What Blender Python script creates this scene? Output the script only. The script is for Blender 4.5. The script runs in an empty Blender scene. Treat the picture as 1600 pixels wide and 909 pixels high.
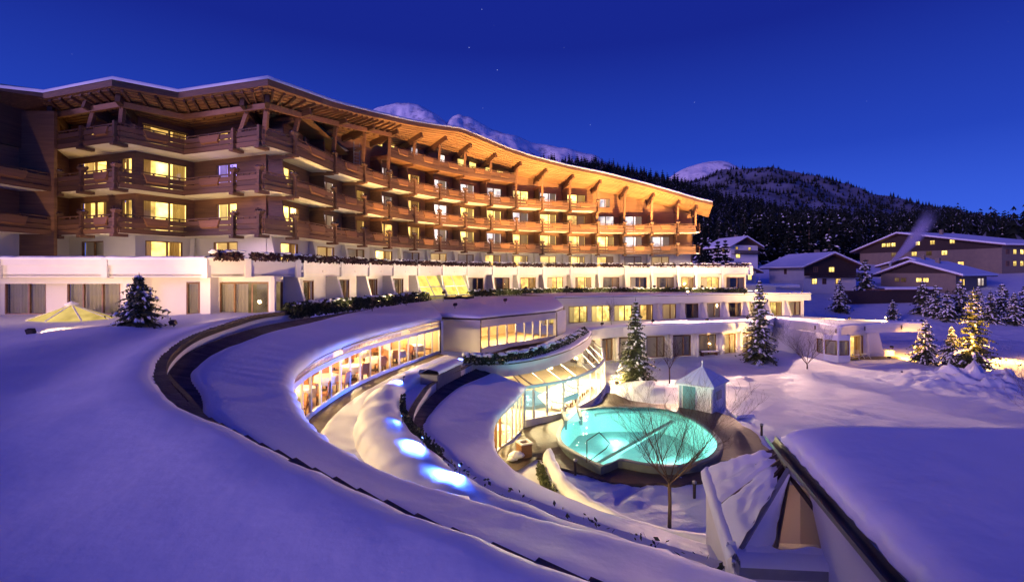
import bpy, bmesh, math, random
import numpy as np
from mathutils import Vector, Matrix, noise
random.seed(7)
sc = bpy.context.scene
col = sc.collection
R = math.radians

# ------------------------------------------------------------------ camera, sky, sun, exposure
F, PCX, PCY, H = 750.0, 800.0, 426.0, 8.7       # focal length in photo pixels, horizon row, eye height over the garden
cam = bpy.data.cameras.new('camera'); cam_o = bpy.data.objects.new('camera', cam); col.objects.link(cam_o)
cam.sensor_width = 36.0; cam.lens = F/1600*36.0; cam.shift_y = -(454.5-PCY)/1600; cam.clip_end = 20000; cam.clip_start = 0.05
cam_o.location = (0, 0, H); cam_o.rotation_euler = (R(90), 0, 0)
sc.camera = cam_o

SUN_EL, SUN_ROT = R(3.0), R(215)
world = bpy.data.worlds.new('World'); sc.world = world; world.use_nodes = True
wn, wl = world.node_tree.nodes, world.node_tree.links
wn.clear()
wout = wn.new('ShaderNodeOutputWorld'); bg = wn.new('ShaderNodeBackground'); sky = wn.new('ShaderNodeTexSky')
sky.sky_type = 'NISHITA'; sky.sun_disc = False; sky.sun_elevation = SUN_EL; sky.sun_rotation = SUN_ROT
sky.air_density = 1.0; sky.dust_density = 0.0; sky.ozone_density = 6.0
# deep blue hour: the daylight sky filtered to the blue of dusk, even all round, paler towards the horizon
tcw = wn.new('ShaderNodeTexCoord'); sep = wn.new('ShaderNodeSeparateXYZ'); wl.new(tcw.outputs['Generated'], sep.inputs[0])
ramp = wn.new('ShaderNodeValToRGB'); wl.new(sep.outputs['Z'], ramp.inputs[0])
e = ramp.color_ramp.elements
e[0].position = 0.0; e[0].color = (0.040, 0.11, 0.64, 1)
e[1].position = 0.75; e[1].color = (0.006, 0.012, 0.185, 1)
m_ = e.new(0.22); m_.color = (0.013, 0.040, 0.34, 1)
m_ = e.new(0.42); m_.color = (0.006, 0.014, 0.185, 1)
mixw = wn.new('ShaderNodeMixRGB'); mixw.blend_type = 'MIX'; mixw.inputs[0].default_value = 0.93
tint = wn.new('ShaderNodeMixRGB'); tint.blend_type = 'MULTIPLY'; tint.inputs[0].default_value = 1.0
tint.inputs[2].default_value = (0.012, 0.02, 0.10, 1)
wl.new(sky.outputs[0], tint.inputs[1]); wl.new(tint.outputs[0], mixw.inputs[1]); wl.new(ramp.outputs[0], mixw.inputs[2])
# a few faint stars
vor = wn.new('ShaderNodeTexVoronoi'); vor.inputs['Scale'].default_value = 38.0; wl.new(tcw.outputs['Generated'], vor.inputs['Vector'])
lt = wn.new('ShaderNodeMath'); lt.operation = 'LESS_THAN'; lt.inputs[1].default_value = 0.028; wl.new(vor.outputs['Distance'], lt.inputs[0])
sm = wn.new('ShaderNodeMath'); sm.operation = 'MULTIPLY'; wl.new(lt.outputs[0], sm.inputs[0])
cs = wn.new('ShaderNodeSeparateColor'); wl.new(vor.outputs['Color'], cs.inputs[0])
pw = wn.new('ShaderNodeMath'); pw.operation = 'POWER'; pw.inputs[1].default_value = 6.0; wl.new(cs.outputs[0], pw.inputs[0])
wl.new(pw.outputs[0], sm.inputs[1])
addw = wn.new('ShaderNodeMixRGB'); addw.blend_type = 'ADD'; addw.inputs[0].default_value = 1.0
starc = wn.new('ShaderNodeMixRGB'); starc.blend_type = 'MULTIPLY'; starc.inputs[0].default_value = 1.0
starc.inputs[2].default_value = (0.35, 0.4, 0.6, 1); wl.new(sm.outputs[0], starc.inputs[1])
wl.new(mixw.outputs[0], addw.inputs[1]); wl.new(starc.outputs[0], addw.inputs[2])
wl.new(addw.outputs[0], bg.inputs[0]); bg.inputs[1].default_value = 1.4
wl.new(bg.outputs[0], wout.inputs[0])

sun = bpy.data.lights.new('afterglow_sun', 'SUN'); sun_o = bpy.data.objects.new('afterglow_sun', sun); col.objects.link(sun_o)
sun.energy = 1.6; sun.angle = R(18); sun.color = (0.78, 0.48, 1.0)
SUN_DIR = Vector((0.76, 0.56, -0.14)).normalized()        # travel direction of the last glow, from behind the left shoulder
sun_o.rotation_euler = SUN_DIR.to_track_quat('-Z', 'Y').to_euler()

sc.view_settings.view_transform = 'Standard'; sc.view_settings.look = 'None'
sc.view_settings.exposure = 0.12; sc.view_settings.gamma = 1.0; sc.view_settings.use_curve_mapping = False
sc.cycles.use_denoising = True
sc.cycles.volume_bounces = 3; sc.cycles.max_bounces = 6; sc.cycles.diffuse_bounces = 3; sc.cycles.glossy_bounces = 3
sc.cycles.transparent_max_bounces = 12; sc.cycles.sample_clamp_indirect = 4.0
sc.cycles.caustics_reflective = False; sc.cycles.caustics_refractive = False

# ------------------------------------------------------------------ helpers
def P(px, py, z):                                # photo pixel on the level z
    Y = F*(H-z)/(py-PCY); return Vector(((px-PCX)/F*Y, Y, z))
def PD(px, py, Y):                               # photo pixel at the depth Y
    return Vector(((px-PCX)/F*Y, Y, H-(py-PCY)/F*Y))
CC = (17.0, 31.0)                                # the centre of the ring the whole complex is laid out on
def A(phi, r, z=0.0):
    a = R(phi); return Vector((CC[0]-r*math.cos(a), CC[1]+r*math.sin(a), z))
def spline(pts, n):
    pts = [Vector(p) for p in pts]
    Q = [pts[0]*2-pts[1]]+pts+[pts[-1]*2-pts[-2]]
    out = []
    for i in range(1, len(Q)-2):
        for k in range(12):
            t = k/12; a, b, c, d = Q[i-1], Q[i], Q[i+1], Q[i+2]
            out.append(0.5*((2*b)+(c-a)*t+(2*a-5*b+4*c-d)*t*t+(3*b-a-3*c+d)*t**3))
    out.append(pts[-1]); return resample(out, n)
def resample(pts, n):
    L = [0]
    for a, b in zip(pts, pts[1:]): L.append(L[-1]+(b-a).length)
    out, j = [], 0
    for i in range(n):
        s = L[-1]*i/(n-1)
        while j < len(L)-2 and L[j+1] < s: j += 1
        t = (s-L[j])/max(1e-9, L[j+1]-L[j]); out.append(pts[j].lerp(pts[j+1], min(1, t)))
    return out
def lerp(a, b, t): return a+(b-a)*t
def smooth(t): t = max(0, min(1, t)); return t*t*(3-2*t)
def interp(x, xs, ys): return float(np.interp(x, xs, ys))
def fbm(x, y, z=0.0, o=3): return noise.fractal(Vector((x, y, z)), 1.0, 2.0, o)

class MB:
    def __init__(s): s.v = []; s.f = []; s.m = []; s.cur = 0
    def add(s, vs, fs):
        b = len(s.v); s.v += [tuple(v) for v in vs]; s.f += [tuple(b+i for i in q) for q in fs]; s.m += [s.cur]*len(fs); return s
    def box(s, x0, x1, y0, y1, z0, z1, M=None):
        vs = [Vector(p) for p in ((x0,y0,z0),(x1,y0,z0),(x1,y1,z0),(x0,y1,z0),(x0,y0,z1),(x1,y0,z1),(x1,y1,z1),(x0,y1,z1))]
        if M is not None: vs = [M @ v for v in vs]
        return s.add(vs, [(0,3,2,1),(4,5,6,7),(0,1,5,4),(1,2,6,5),(2,3,7,6),(3,0,4,7)])
    def hexa(s, b, t):                           # four bottom points, four top points
        return s.add(list(b)+list(t), [(0,3,2,1),(4,5,6,7),(0,1,5,4),(1,2,6,5),(2,3,7,6),(3,0,4,7)])
    def bar(s, a, b, w, h, up=(0,0,1)):          # a square bar from a to b
        a, b = Vector(a), Vector(b); d = (b-a).normalized(); u = Vector(up)
        if abs(d.dot(u)) > 0.98: u = Vector((1,0,0))
        x = d.cross(u).normalized(); y = x.cross(d).normalized()
        o = [x*(-w/2)-y*(h/2), x*(w/2)-y*(h/2), x*(w/2)+y*(h/2), x*(-w/2)+y*(h/2)]
        return s.add([a+k for k in o]+[b+k for k in o], [(0,3,2,1),(4,5,6,7),(0,1,5,4),(1,2,6,5),(2,3,7,6),(3,0,4,7)])
    def prism(s, poly, ax, d):                   # closed polygon of points pushed along ax by d
        n = len(poly); ax = Vector(ax)*d; vs = [Vector(p) for p in poly]+[Vector(p)+ax for p in poly]
        return s.add(vs, [tuple(range(n-1,-1,-1)), tuple(range(n,2*n))]+[(i,(i+1)%n,n+(i+1)%n,n+i) for i in range(n)])
    def tube(s, pts, rad, seg=8, cap=True):
        pts = [Vector(p) for p in pts]; n = len(pts)
        if not hasattr(rad, '__len__'): rad = [rad]*n
        vs, fs = [], []; px_ = None
        for i, p in enumerate(pts):
            d = (pts[min(i+1,n-1)]-pts[max(i-1,0)]).normalized()
            if px_ is None:
                px_ = d.cross(Vector((0,0,1)) if abs(d.z) < .9 else Vector((1,0,0))).normalized()
            else: px_ = (px_-d*px_.dot(d)).normalized()
            py_ = d.cross(px_)
            for k in range(seg):
                a = 2*math.pi*k/seg; vs.append(p+(px_*math.cos(a)+py_*math.sin(a))*rad[i])
        for i in range(n-1):
            for k in range(seg): fs.append((i*seg+k, i*seg+(k+1)%seg, (i+1)*seg+(k+1)%seg, (i+1)*seg+k))
        if cap: fs += [tuple(range(seg-1,-1,-1)), tuple(range((n-1)*seg, n*seg))]
        return s.add(vs, fs)
    def loft(s, rows, closed=False):             # rows of equally many points
        n = len(rows[0]); vs = [p for r in rows for p in r]; fs = []
        for i in range(len(rows)-1):
            for k in range(n if closed else n-1): fs.append((i*n+k, i*n+(k+1)%n, (i+1)*n+(k+1)%n, (i+1)*n+k))
        return s.add(vs, fs)
    def lathe(s, prof, c=(0,0,0), seg=16):
        c = Vector(c); rows = [[c+Vector((r*math.cos(2*math.pi*k/seg), r*math.sin(2*math.pi*k/seg), z)) for k in range(seg)] for r, z in prof]
        return s.loft(rows, True)
    def blob(s, c, rx, ry, rz, rnd=random):
        c = Vector(c); rows = []
        for z, r in ((-.9,.35),(-.35,.95),(.35,.9),(.9,.4)):
            rows.append([c+Vector((rx*r*math.cos(k*1.0472)*rnd.uniform(.85,1.15), ry*r*math.sin(k*1.0472)*rnd.uniform(.85,1.15), rz*z)) for k in range(6)])
        s.loft(rows, True); b = len(s.v)-24
        s.f += [tuple(b+5-k for k in range(6)), tuple(b+18+k for k in range(6))]; s.m += [s.cur]*2; return s
    def mesh(s, name, mats, sm=False):
        me = bpy.data.meshes.new(name); me.from_pydata(s.v, [], s.f)
        for m in (mats if isinstance(mats, (list, tuple)) else [mats]): me.materials.append(m)
        if any(s.m): me.polygons.foreach_set('material_index', s.m)
        if sm: me.polygons.foreach_set('use_smooth', [True]*len(s.f))
        me.update(); return me
    def build(s, name, mats, parent=None, sm=False, M=None):
        return link(name, s.mesh(name, mats, sm), parent, M)
def link(name, me, parent=None, M=None):
    o = bpy.data.objects.new(name, me); col.objects.link(o)
    if parent is not None: o.parent = parent
    if M is not None: o.matrix_local = M
    return o
def tag(o, label=None, cat=None, group=None, kind=None):
    for k, v in (('label', label), ('category', cat), ('group', group), ('kind', kind)):
        if v: o[k] = v
    return o
def thing(name, label, cat, loc=(0,0,0), rz=0, group=None, sca=1.0):
    o = bpy.data.objects.new(name, None); col.objects.link(o); o.empty_display_size = .3
    o.location = loc; o.rotation_euler = (0,0,rz); o.scale = (sca, sca, sca) if not hasattr(sca, '__len__') else sca
    return tag(o, label, cat, group)
def copy_tree(o, parent=None):
    c = o.copy(); col.objects.link(c)
    if parent is not None: c.parent = parent
    for ch in o.children: copy_tree(ch, c)
    return c
def frame(a, b, z=0.0, flip=False):              # local frame at the middle of a-b: x along, y to the left of it, z up
    a, b = Vector((a[0],a[1],0)), Vector((b[0],b[1],0)); d = (b-a).normalized(); n = Vector((-d.y, d.x, 0)); c = (a+b)/2
    M = Matrix(((d.x,n.x,0,c.x),(d.y,n.y,0,c.y),(0,0,1,z),(0,0,0,1))); return M, (b-a).length
def sx(w): return Matrix.Diagonal((w,1,1,1))

# ------------------------------------------------------------------ materials
def mat(name, c1, c2=None, rough=.7, scale=3.0, stretch=(1,1,1), bump=0.0, bscale=None, metal=0.0, rnd=0.0, detail=4, spec=None, coord='Object', sss=0):
    m = bpy.data.materials.new(name); m.use_nodes = True; n, l = m.node_tree.nodes, m.node_tree.links
    b = n['Principled BSDF']; b.inputs['Roughness'].default_value = rough; b.inputs['Metallic'].default_value = metal
    if spec is not None: b.inputs['Specular IOR Level'].default_value = spec
    c2 = c2 or c1
    tc = n.new('ShaderNodeTexCoord'); mp = n.new('ShaderNodeMapping'); mp.inputs['Scale'].default_value = stretch
    l.new(tc.outputs[coord], mp.inputs[0])
    nz = n.new('ShaderNodeTexNoise'); nz.inputs['Scale'].default_value = scale; nz.inputs['Detail'].default_value = detail
    l.new(mp.outputs[0], nz.inputs['Vector'])
    mx = n.new('ShaderNodeMixRGB'); mx.inputs[1].default_value = (*c1,1); mx.inputs[2].default_value = (*c2,1)
    cr = n.new('ShaderNodeMapRange'); cr.inputs[1].default_value = .3; cr.inputs[2].default_value = .7
    l.new(nz.outputs[0], cr.inputs[0]); l.new(cr.outputs[0], mx.inputs[0]); last = mx.outputs[0]
    if rnd > 0:
        oi = n.new('ShaderNodeObjectInfo'); hsv = n.new('ShaderNodeHueSaturation')
        mr = n.new('ShaderNodeMapRange'); mr.inputs[3].default_value = 1-rnd; mr.inputs[4].default_value = 1+rnd
        l.new(oi.outputs['Random'], mr.inputs[0]); l.new(mr.outputs[0], hsv.inputs['Value']); l.new(last, hsv.inputs['Color']); last = hsv.outputs[0]
    l.new(last, b.inputs['Base Color'])
    if bump > 0:
        nb = n.new('ShaderNodeTexNoise'); nb.inputs['Scale'].default_value = bscale or scale*4; nb.inputs['Detail'].default_value = 5
        l.new(mp.outputs[0], nb.inputs['Vector'])
        bp = n.new('ShaderNodeBump'); bp.inputs['Strength'].default_value = bump; bp.inputs['Distance'].default_value = .05
        l.new(nb.outputs[0], bp.inputs['Height']); l.new(bp.outputs[0], b.inputs['Normal'])
    return m
def emis(name, c, st, c2=None, scale=1.5, lo=0.6, noise_c=True):
    m = bpy.data.materials.new(name); m.use_nodes = True; n, l = m.node_tree.nodes, m.node_tree.links; n.clear()
    o = n.new('ShaderNodeOutputMaterial'); em = n.new('ShaderNodeEmission'); em.inputs[0].default_value = (*c,1); em.inputs[1].default_value = st
    tc = n.new('ShaderNodeTexCoord'); nz = n.new('ShaderNodeTexNoise'); nz.inputs['Scale'].default_value = scale; l.new(tc.outputs['Object'], nz.inputs['Vector'])
    oi = n.new('ShaderNodeObjectInfo'); ad = n.new('ShaderNodeVectorMath'); ad.operation = 'ADD'
    l.new(tc.outputs['Object'], ad.inputs[0]); sc_ = n.new('ShaderNodeVectorMath'); sc_.operation = 'SCALE'; sc_.inputs['Scale'].default_value = 37.0
    l.new(oi.outputs['Location'], sc_.inputs[0]); l.new(sc_.outputs[0], ad.inputs[1]); l.new(ad.outputs[0], nz.inputs['Vector'])
    mr = n.new('ShaderNodeMapRange'); mr.inputs[1].default_value = .3; mr.inputs[2].default_value = .7; mr.inputs[3].default_value = lo*st; mr.inputs[4].default_value = 1.2*st
    l.new(nz.outputs[0], mr.inputs[0]); l.new(mr.outputs[0], em.inputs[1])
    if name.startswith('room'):                      # lamp light put into the emission: brighter towards the ceiling, varied from room to room
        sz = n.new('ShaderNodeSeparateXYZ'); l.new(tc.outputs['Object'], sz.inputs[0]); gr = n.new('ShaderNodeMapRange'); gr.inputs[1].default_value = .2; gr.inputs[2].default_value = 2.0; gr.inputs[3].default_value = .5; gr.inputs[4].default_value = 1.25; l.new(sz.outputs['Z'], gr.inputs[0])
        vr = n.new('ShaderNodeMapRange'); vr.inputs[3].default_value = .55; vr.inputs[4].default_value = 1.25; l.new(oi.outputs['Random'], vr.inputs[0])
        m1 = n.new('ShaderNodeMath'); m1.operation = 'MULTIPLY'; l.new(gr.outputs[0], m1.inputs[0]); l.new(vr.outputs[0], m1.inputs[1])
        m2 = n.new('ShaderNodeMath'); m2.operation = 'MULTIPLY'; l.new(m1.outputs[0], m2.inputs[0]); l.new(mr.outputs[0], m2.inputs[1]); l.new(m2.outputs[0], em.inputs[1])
    if c2:
        mx = n.new('ShaderNodeMixRGB'); mx.inputs[1].default_value = (*c,1); mx.inputs[2].default_value = (*c2,1); l.new(nz.outputs[0], mx.inputs[0]); l.new(mx.outputs[0], em.inputs[0])
    l.new(em.outputs[0], o.inputs[0]); return m
def glass(name, tintc=(1,1,1), refl=.12, rough=.02):
    m = bpy.data.materials.new(name); m.use_nodes = True; n, l = m.node_tree.nodes, m.node_tree.links; n.clear()
    o = n.new('ShaderNodeOutputMaterial'); t = n.new('ShaderNodeBsdfTransparent'); t.inputs[0].default_value = (*tintc,1)
    g = n.new('ShaderNodeBsdfGlossy'); g.inputs['Roughness'].default_value = rough
    lw = n.new('ShaderNodeLayerWeight'); lw.inputs[0].default_value = .25
    mr = n.new('ShaderNodeMapRange'); mr.inputs[3].default_value = refl; mr.inputs[4].default_value = .5; l.new(lw.outputs['Fresnel'], mr.inputs[0])
    mx = n.new('ShaderNodeMixShader'); l.new(mr.outputs[0], mx.inputs[0]); l.new(t.outputs[0], mx.inputs[1]); l.new(g.outputs[0], mx.inputs[2])
    l.new(mx.outputs[0], o.inputs[0]); return m
def cloth(name, c, tr=.5):
    m = bpy.data.materials.new(name); m.use_nodes = True; n, l = m.node_tree.nodes, m.node_tree.links; n.clear()
    o = n.new('ShaderNodeOutputMaterial'); d = n.new('ShaderNodeBsdfDiffuse'); t = n.new('ShaderNodeBsdfTranslucent'); d.inputs[0].default_value = t.inputs[0].default_value = (*c,1)
    tc = n.new('ShaderNodeTexCoord'); nz = n.new('ShaderNodeTexNoise'); nz.inputs['Scale'].default_value = 9; l.new(tc.outputs['Object'], nz.inputs[0])
    mr = n.new('ShaderNodeMapRange'); mr.inputs[3].default_value = tr-.15; mr.inputs[4].default_value = tr+.15; l.new(nz.outputs[0], mr.inputs[0])
    mx = n.new('ShaderNodeMixShader'); l.new(mr.outputs[0], mx.inputs[0]); l.new(d.outputs[0], mx.inputs[1]); l.new(t.outputs[0], mx.inputs[2]); l.new(mx.outputs[0], o.inputs[0]); return m

def snow_mat():
    m = mat('snow', (.82,.84,.88), (.87,.88,.91), .55, .6, spec=.3); n, l = m.node_tree.nodes, m.node_tree.links; b = n['Principled BSDF']
    tc = n.new('ShaderNodeTexCoord'); prev = None
    for sc_, st, di in ((1.1,.28,.10),(6.0,.13,.03),(40.0,.14,.006)):
        nz = n.new('ShaderNodeTexNoise'); nz.inputs['Scale'].default_value = sc_; nz.inputs['Detail'].default_value = 4; l.new(tc.outputs['Object'], nz.inputs[0])
        bp = n.new('ShaderNodeBump'); bp.inputs['Strength'].default_value = st; bp.inputs['Distance'].default_value = di; l.new(nz.outputs[0], bp.inputs['Height'])
        if prev: l.new(prev.outputs[0], bp.inputs['Normal'])
        prev = bp
    l.new(prev.outputs[0], b.inputs['Normal']); return m
M = {}
M['snow'] = snow_mat()
M['snow_rough'] = mat('snow_rough', (.76,.78,.83), (.86,.87,.90), .6, .9, bump=.9, bscale=3.2, spec=.3)
M['wood'] = mat('wood', (.17,.083,.046), (.095,.048,.030), .62, 2.2, (.25,2.5,6), .35, 8, rnd=.33)
M['wood_light'] = mat('wood_light', (.30,.145,.066), (.20,.09,.04), .6, 2.0, (.3,2.5,6), .3, 8, rnd=.18)
M['soffit'] = mat('soffit', (.34,.18,.085), (.24,.12,.055), .6, 1.5, (.35,3,3), .3, 6, rnd=.14)
M['wall_wood'] = mat('wall_wood', (.30,.155,.075), (.20,.10,.05), .65, 1.6, (.3,.3,5), .35, 4, rnd=.15)
M['plaster'] = mat('plaster', (.74,.71,.67), (.80,.77,.72), .8, .9, bump=.12, bscale=30)
M['plaster_w'] = mat('plaster_white', (.78,.77,.77), (.72,.71,.71), .75, 1.2, bump=.15, bscale=25)
M['slab_white'] = mat('slab_white', (.84,.81,.76), (.78,.75,.70), .8, 1.0)
M['dark_metal'] = mat('dark_metal', (.035,.028,.028), (.06,.045,.04), .45, 6, metal=.5)
M['copper'] = mat('copper', (.16,.20,.13), (.07,.06,.05), .45, 1.2, metal=.3)
M['grey_metal'] = mat('grey_metal', (.32,.33,.35), (.26,.27,.29), .5, 4, metal=.4)
M['white_metal'] = mat('white_metal', (.78,.77,.75), (.72,.71,.70), .4, 3)
M['shingle'] = mat('shingle', (.065,.048,.046), (.12,.088,.078), .75, 3, (1,1,1), .5, 14, rnd=.35)
M['tile'] = mat('tile', (.12,.085,.05), (.07,.05,.035), .6, 4, (1,1,1), .5, 14, rnd=.35)
M['paving'] = mat('paving', (.040,.028,.021), (.080,.056,.040), .55, 1.4, bump=.4, bscale=7)
M['pave_b'] = mat('paving_stone', (.075,.052,.040), (.13,.095,.068), .5, 2.2, bump=.35, bscale=9, rnd=.25)
M['leaf_red'] = mat('leaf_red', (.10,.035,.045), (.055,.03,.022), .7, 5, rnd=.1)
M['leaf'] = mat('leaf', (.030,.050,.018), (.055,.070,.025), .6, 4, rnd=.15)
M['needle'] = mat('needle', (.026,.040,.018), (.055,.062,.024), .7, 2.5, rnd=.12)
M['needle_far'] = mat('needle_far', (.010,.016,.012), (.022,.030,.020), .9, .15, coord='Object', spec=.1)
M['bark'] = mat('bark', (.075,.05,.033), (.12,.085,.055), .85, 9, (1,1,.3), .6, 20)
M['twig'] = mat('twig', (.07,.045,.035), (.10,.065,.05), .85, 6)
M['rock'] = mat('rock', (.10,.11,.13), (.06,.065,.08), .9, .01)
M['glass'] = glass('glass', (.97,.97,.95), .05)
M['glass_room'] = glass('glass_room', (.96,.96,.92), .03)
M['curtain'] = cloth('curtain', (.40,.32,.20), .45)
M['sheer'] = cloth('sheer_curtain', (.72,.70,.66), .6)
M['room_warm'] = emis('room_warm', (1.0,.50,.08), 2.3, (1.0,.68,.22), 1.1, .25)
M['room_bright'] = emis('room_bright', (1.0,.60,.09), 3.5, (1.0,.78,.28), 1.1, .3)
M['room_cool'] = emis('room_cool', (.66,.62,.85), 2.1, (1.0,.76,.48), 1.1, .35)
M['room_blue'] = emis('room_blue', (.22,.16,.9), 1.8, (.6,.4,1.0), 1.0, .6)
M['room_dim'] = emis('room_dim', (.80,.50,.25), .30, (.9,.6,.3), 1.2, .4)
M['room_dark'] = mat('room_dark', (.10,.075,.06), (.06,.05,.05), .8, 1.0)
ROOMS = {'w':'room_warm','b':'room_bright','c':'room_cool','u':'room_blue','d':'room_dim','k':'room_dark'}
M['win_frame'] = mat('window_frame', (.26,.14,.06), (.18,.09,.04), .5, 4)
M['lamp_warm'] = emis('lamp_warm', (1.0,.72,.34), 14, None, 1, .9)
M['lamp_blue'] = emis('lamp_blue', (.10,.22,1.0), 18, None, 1, .9)
M['cloth_white'] = mat('cloth_white', (.80,.78,.74), (.74,.71,.66), .8, 5)
M['chair_red'] = mat('chair_red', (.46,.20,.09), (.38,.15,.07), .6, 5, rnd=.2)
M['floor_warm'] = mat('floor_warm', (.42,.26,.13), (.34,.2,.1), .5, 2)
M['room_wall'] = mat('room_wall', (.66,.52,.34), (.58,.43,.26), .7, 1.2)
M['pool_tile'] = mat('pool_tile', (.52,.86,.84), (.60,.92,.88), .4, 2)
M['pool_edge'] = mat('pool_edge', (.11,.14,.16), (.08,.10,.12), .45, 3, bump=.2)
M['pool_bench'] = mat('pool_bench', (.40,.62,.60), (.34,.55,.54), .5, 3)
M['channel_glow'] = emis('channel_glow', (.45,1.0,.86), 1.1, (.6,1.0,.9), 1.5, .75)  # pool light put into the channel water as emission
M['indoor_water_glow'] = emis('indoor_water_glow', (.50,.95,.95), .8, (.8,1.0,.95), .8, .7)  # light of the indoor pool painted as a glow of its water
M['lamp_pool'] = emis('lamp_pool', (.8,1.0,.92), 20, None, 1, .9)
M['teal'] = mat('teal', (.10,.25,.28), (.08,.2,.23), .5, 3)
M['tile_light'] = mat('tile_light', (.6,.52,.4), (.5,.43,.33), .35, 3)
M['awning'] = mat('awning', (.42,.24,.30), (.36,.2,.26), .8, 4)
M['stair_glow'] = emis('stair_glow', (1.0,.72,.10), 1.25, (1.0,.80,.22), 1.2, .7)
M['amber_glass'] = glass('amber_glass', (.78,.68,.54), .18, .3)
w_ = glass('water', (.62,.97,.93), .06, .04); M['water'] = w_
n_, l_ = w_.node_tree.nodes, w_.node_tree.links
tc_ = n_.new('ShaderNodeTexCoord'); nz_ = n_.new('ShaderNodeTexNoise'); nz_.inputs['Scale'].default_value = 3.5; nz_.inputs['Detail'].default_value = 3
bp_ = n_.new('ShaderNodeBump'); bp_.inputs['Strength'].default_value = .5; bp_.inputs['Distance'].default_value = .05
l_.new(tc_.outputs['Object'], nz_.inputs[0]); l_.new(nz_.outputs[0], bp_.inputs['Height'])
for q_ in n_:
    if q_.type == 'BSDF_GLOSSY': l_.new(bp_.outputs[0], q_.inputs['Normal'])
M['timber_far'] = mat('timber_far', (.055,.034,.026), (.035,.022,.018), .8, 2, (1,1,5))
M['plaster_far'] = mat('plaster_far', (.24,.19,.13), (.20,.16,.12), .8, 1)
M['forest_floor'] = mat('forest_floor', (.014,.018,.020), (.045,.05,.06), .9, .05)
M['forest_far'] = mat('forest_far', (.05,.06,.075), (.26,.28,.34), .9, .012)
def mountain_mat():
    m = bpy.data.materials.new('mountain'); m.use_nodes = True; n, l = m.node_tree.nodes, m.node_tree.links; b = n['Principled BSDF']; b.inputs['Roughness'].default_value = .8
    tc = n.new('ShaderNodeTexCoord'); nz = n.new('ShaderNodeTexNoise'); nz.inputs['Scale'].default_value = .012; nz.inputs['Detail'].default_value = 9; nz.inputs['Roughness'].default_value = .68; l.new(tc.outputs['Object'], nz.inputs[0])
    cr = n.new('ShaderNodeValToRGB'); cr.color_ramp.elements[0].position = .33; cr.color_ramp.elements[0].color = (.34,.38,.46,1); cr.color_ramp.elements[1].position = .47; cr.color_ramp.elements[1].color = (.92,.93,.95,1); l.new(nz.outputs[0], cr.inputs[0]); l.new(cr.outputs[0], b.inputs['Base Color'])
    bp = n.new('ShaderNodeBump'); bp.inputs['Strength'].default_value = .9; bp.inputs['Distance'].default_value = 12; l.new(nz.outputs[0], bp.inputs['Height']); l.new(bp.outputs[0], b.inputs['Normal']); return m
M['mountain'] = mountain_mat()
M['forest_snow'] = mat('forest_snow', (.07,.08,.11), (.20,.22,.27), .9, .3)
M['needle_green'] = mat('needle_green', (.050,.072,.022), (.085,.090,.032), .7, 2.5)
M['pyramid_glow'] = emis('pyramid_glow', (1.0,.66,.16), .75, (1.0,.74,.26), 1.2, .6)

# ------------------------------------------------------------------ hotel: plan
hotel = thing('hotel_building', 'long curved wooden hotel with stacked balconies over white lower floors and snowy overhanging roof', 'hotel')
LV = {'F2': 5.9, 'F3': 8.6, 'L2': 11.15, 'L3': 13.9, 'L4': 16.65, 'L5': 19.55}
DIV = [1.8,11.8,19.2,25.6,32.1,38.6,45.2,51.9,58.5,65.2,72.2,79.2,85.8,92.2,98.2,102.2]
p1, p2, p3, p4 = Vector((-29.4,31.0,0)), Vector((-23.7,29.0,0)), Vector((-22.0,32.2,0)), Vector((-15.4,29.8,0))
FP = [Vector((-30.2,24.6,0)), p1, p1.lerp(p2,.45), p2, p3, p3.lerp(p4,.66), p4]+[A(d,31.6) for d in DIV]
def offset(pts, d):
    out = []; dl = d if hasattr(d, '__len__') else [d]*len(pts)
    for i, p in enumerate(pts):
        d = dl[i]
        a = (pts[i]-pts[i-1]).normalized() if i else None; b = (pts[i+1]-pts[i]).normalized() if i < len(pts)-1 else None
        a = a or b; b = b or a; na, nb = Vector((-a.y,a.x,0)), Vector((-b.y,b.x,0)); n = (na+nb).normalized()
        out.append(p+n*(d/max(.35, n.dot(na))))
    return out
BP = offset(FP, [1.95]*8+[2.05]+[2.15]*(len(FP)-9))
NSEG = len(FP)-1
# eaves line: pixel heights read along the roof edge, the corners of the stepped left wing first
EV = [Vector((-36.5,27.3,19.7)), Vector((-29.6,30.3,19.7)), None, Vector((-23.5,28.2,19.7)), Vector((-21.0,30.2,19.7)), None, Vector((-14.3,28.1,19.7))]
EV[2] = EV[1].lerp(EV[3],.45); EV[5] = EV[4].lerp(EV[6],.66)
EX = [418,470,520,587,642,686,720,752,794,835,890,945,1000,1050,1100]
EYs = [132,150,167,183,195,202,206,219,236.6,250,264,275,289,303,318]
def eave(phi, r=29.6):
    q = A(phi, r); px = PCX+F*q.x/q.y; return Vector((q.x, q.y, H+(PCY-interp(px,EX,EYs))*q.y/F))
for d in DIV: EV.append(eave(d))
def soffit_back(i): return EV[i].z-interp(i,[0,6,12,22],[.75,.75,1.35,.9])

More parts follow.
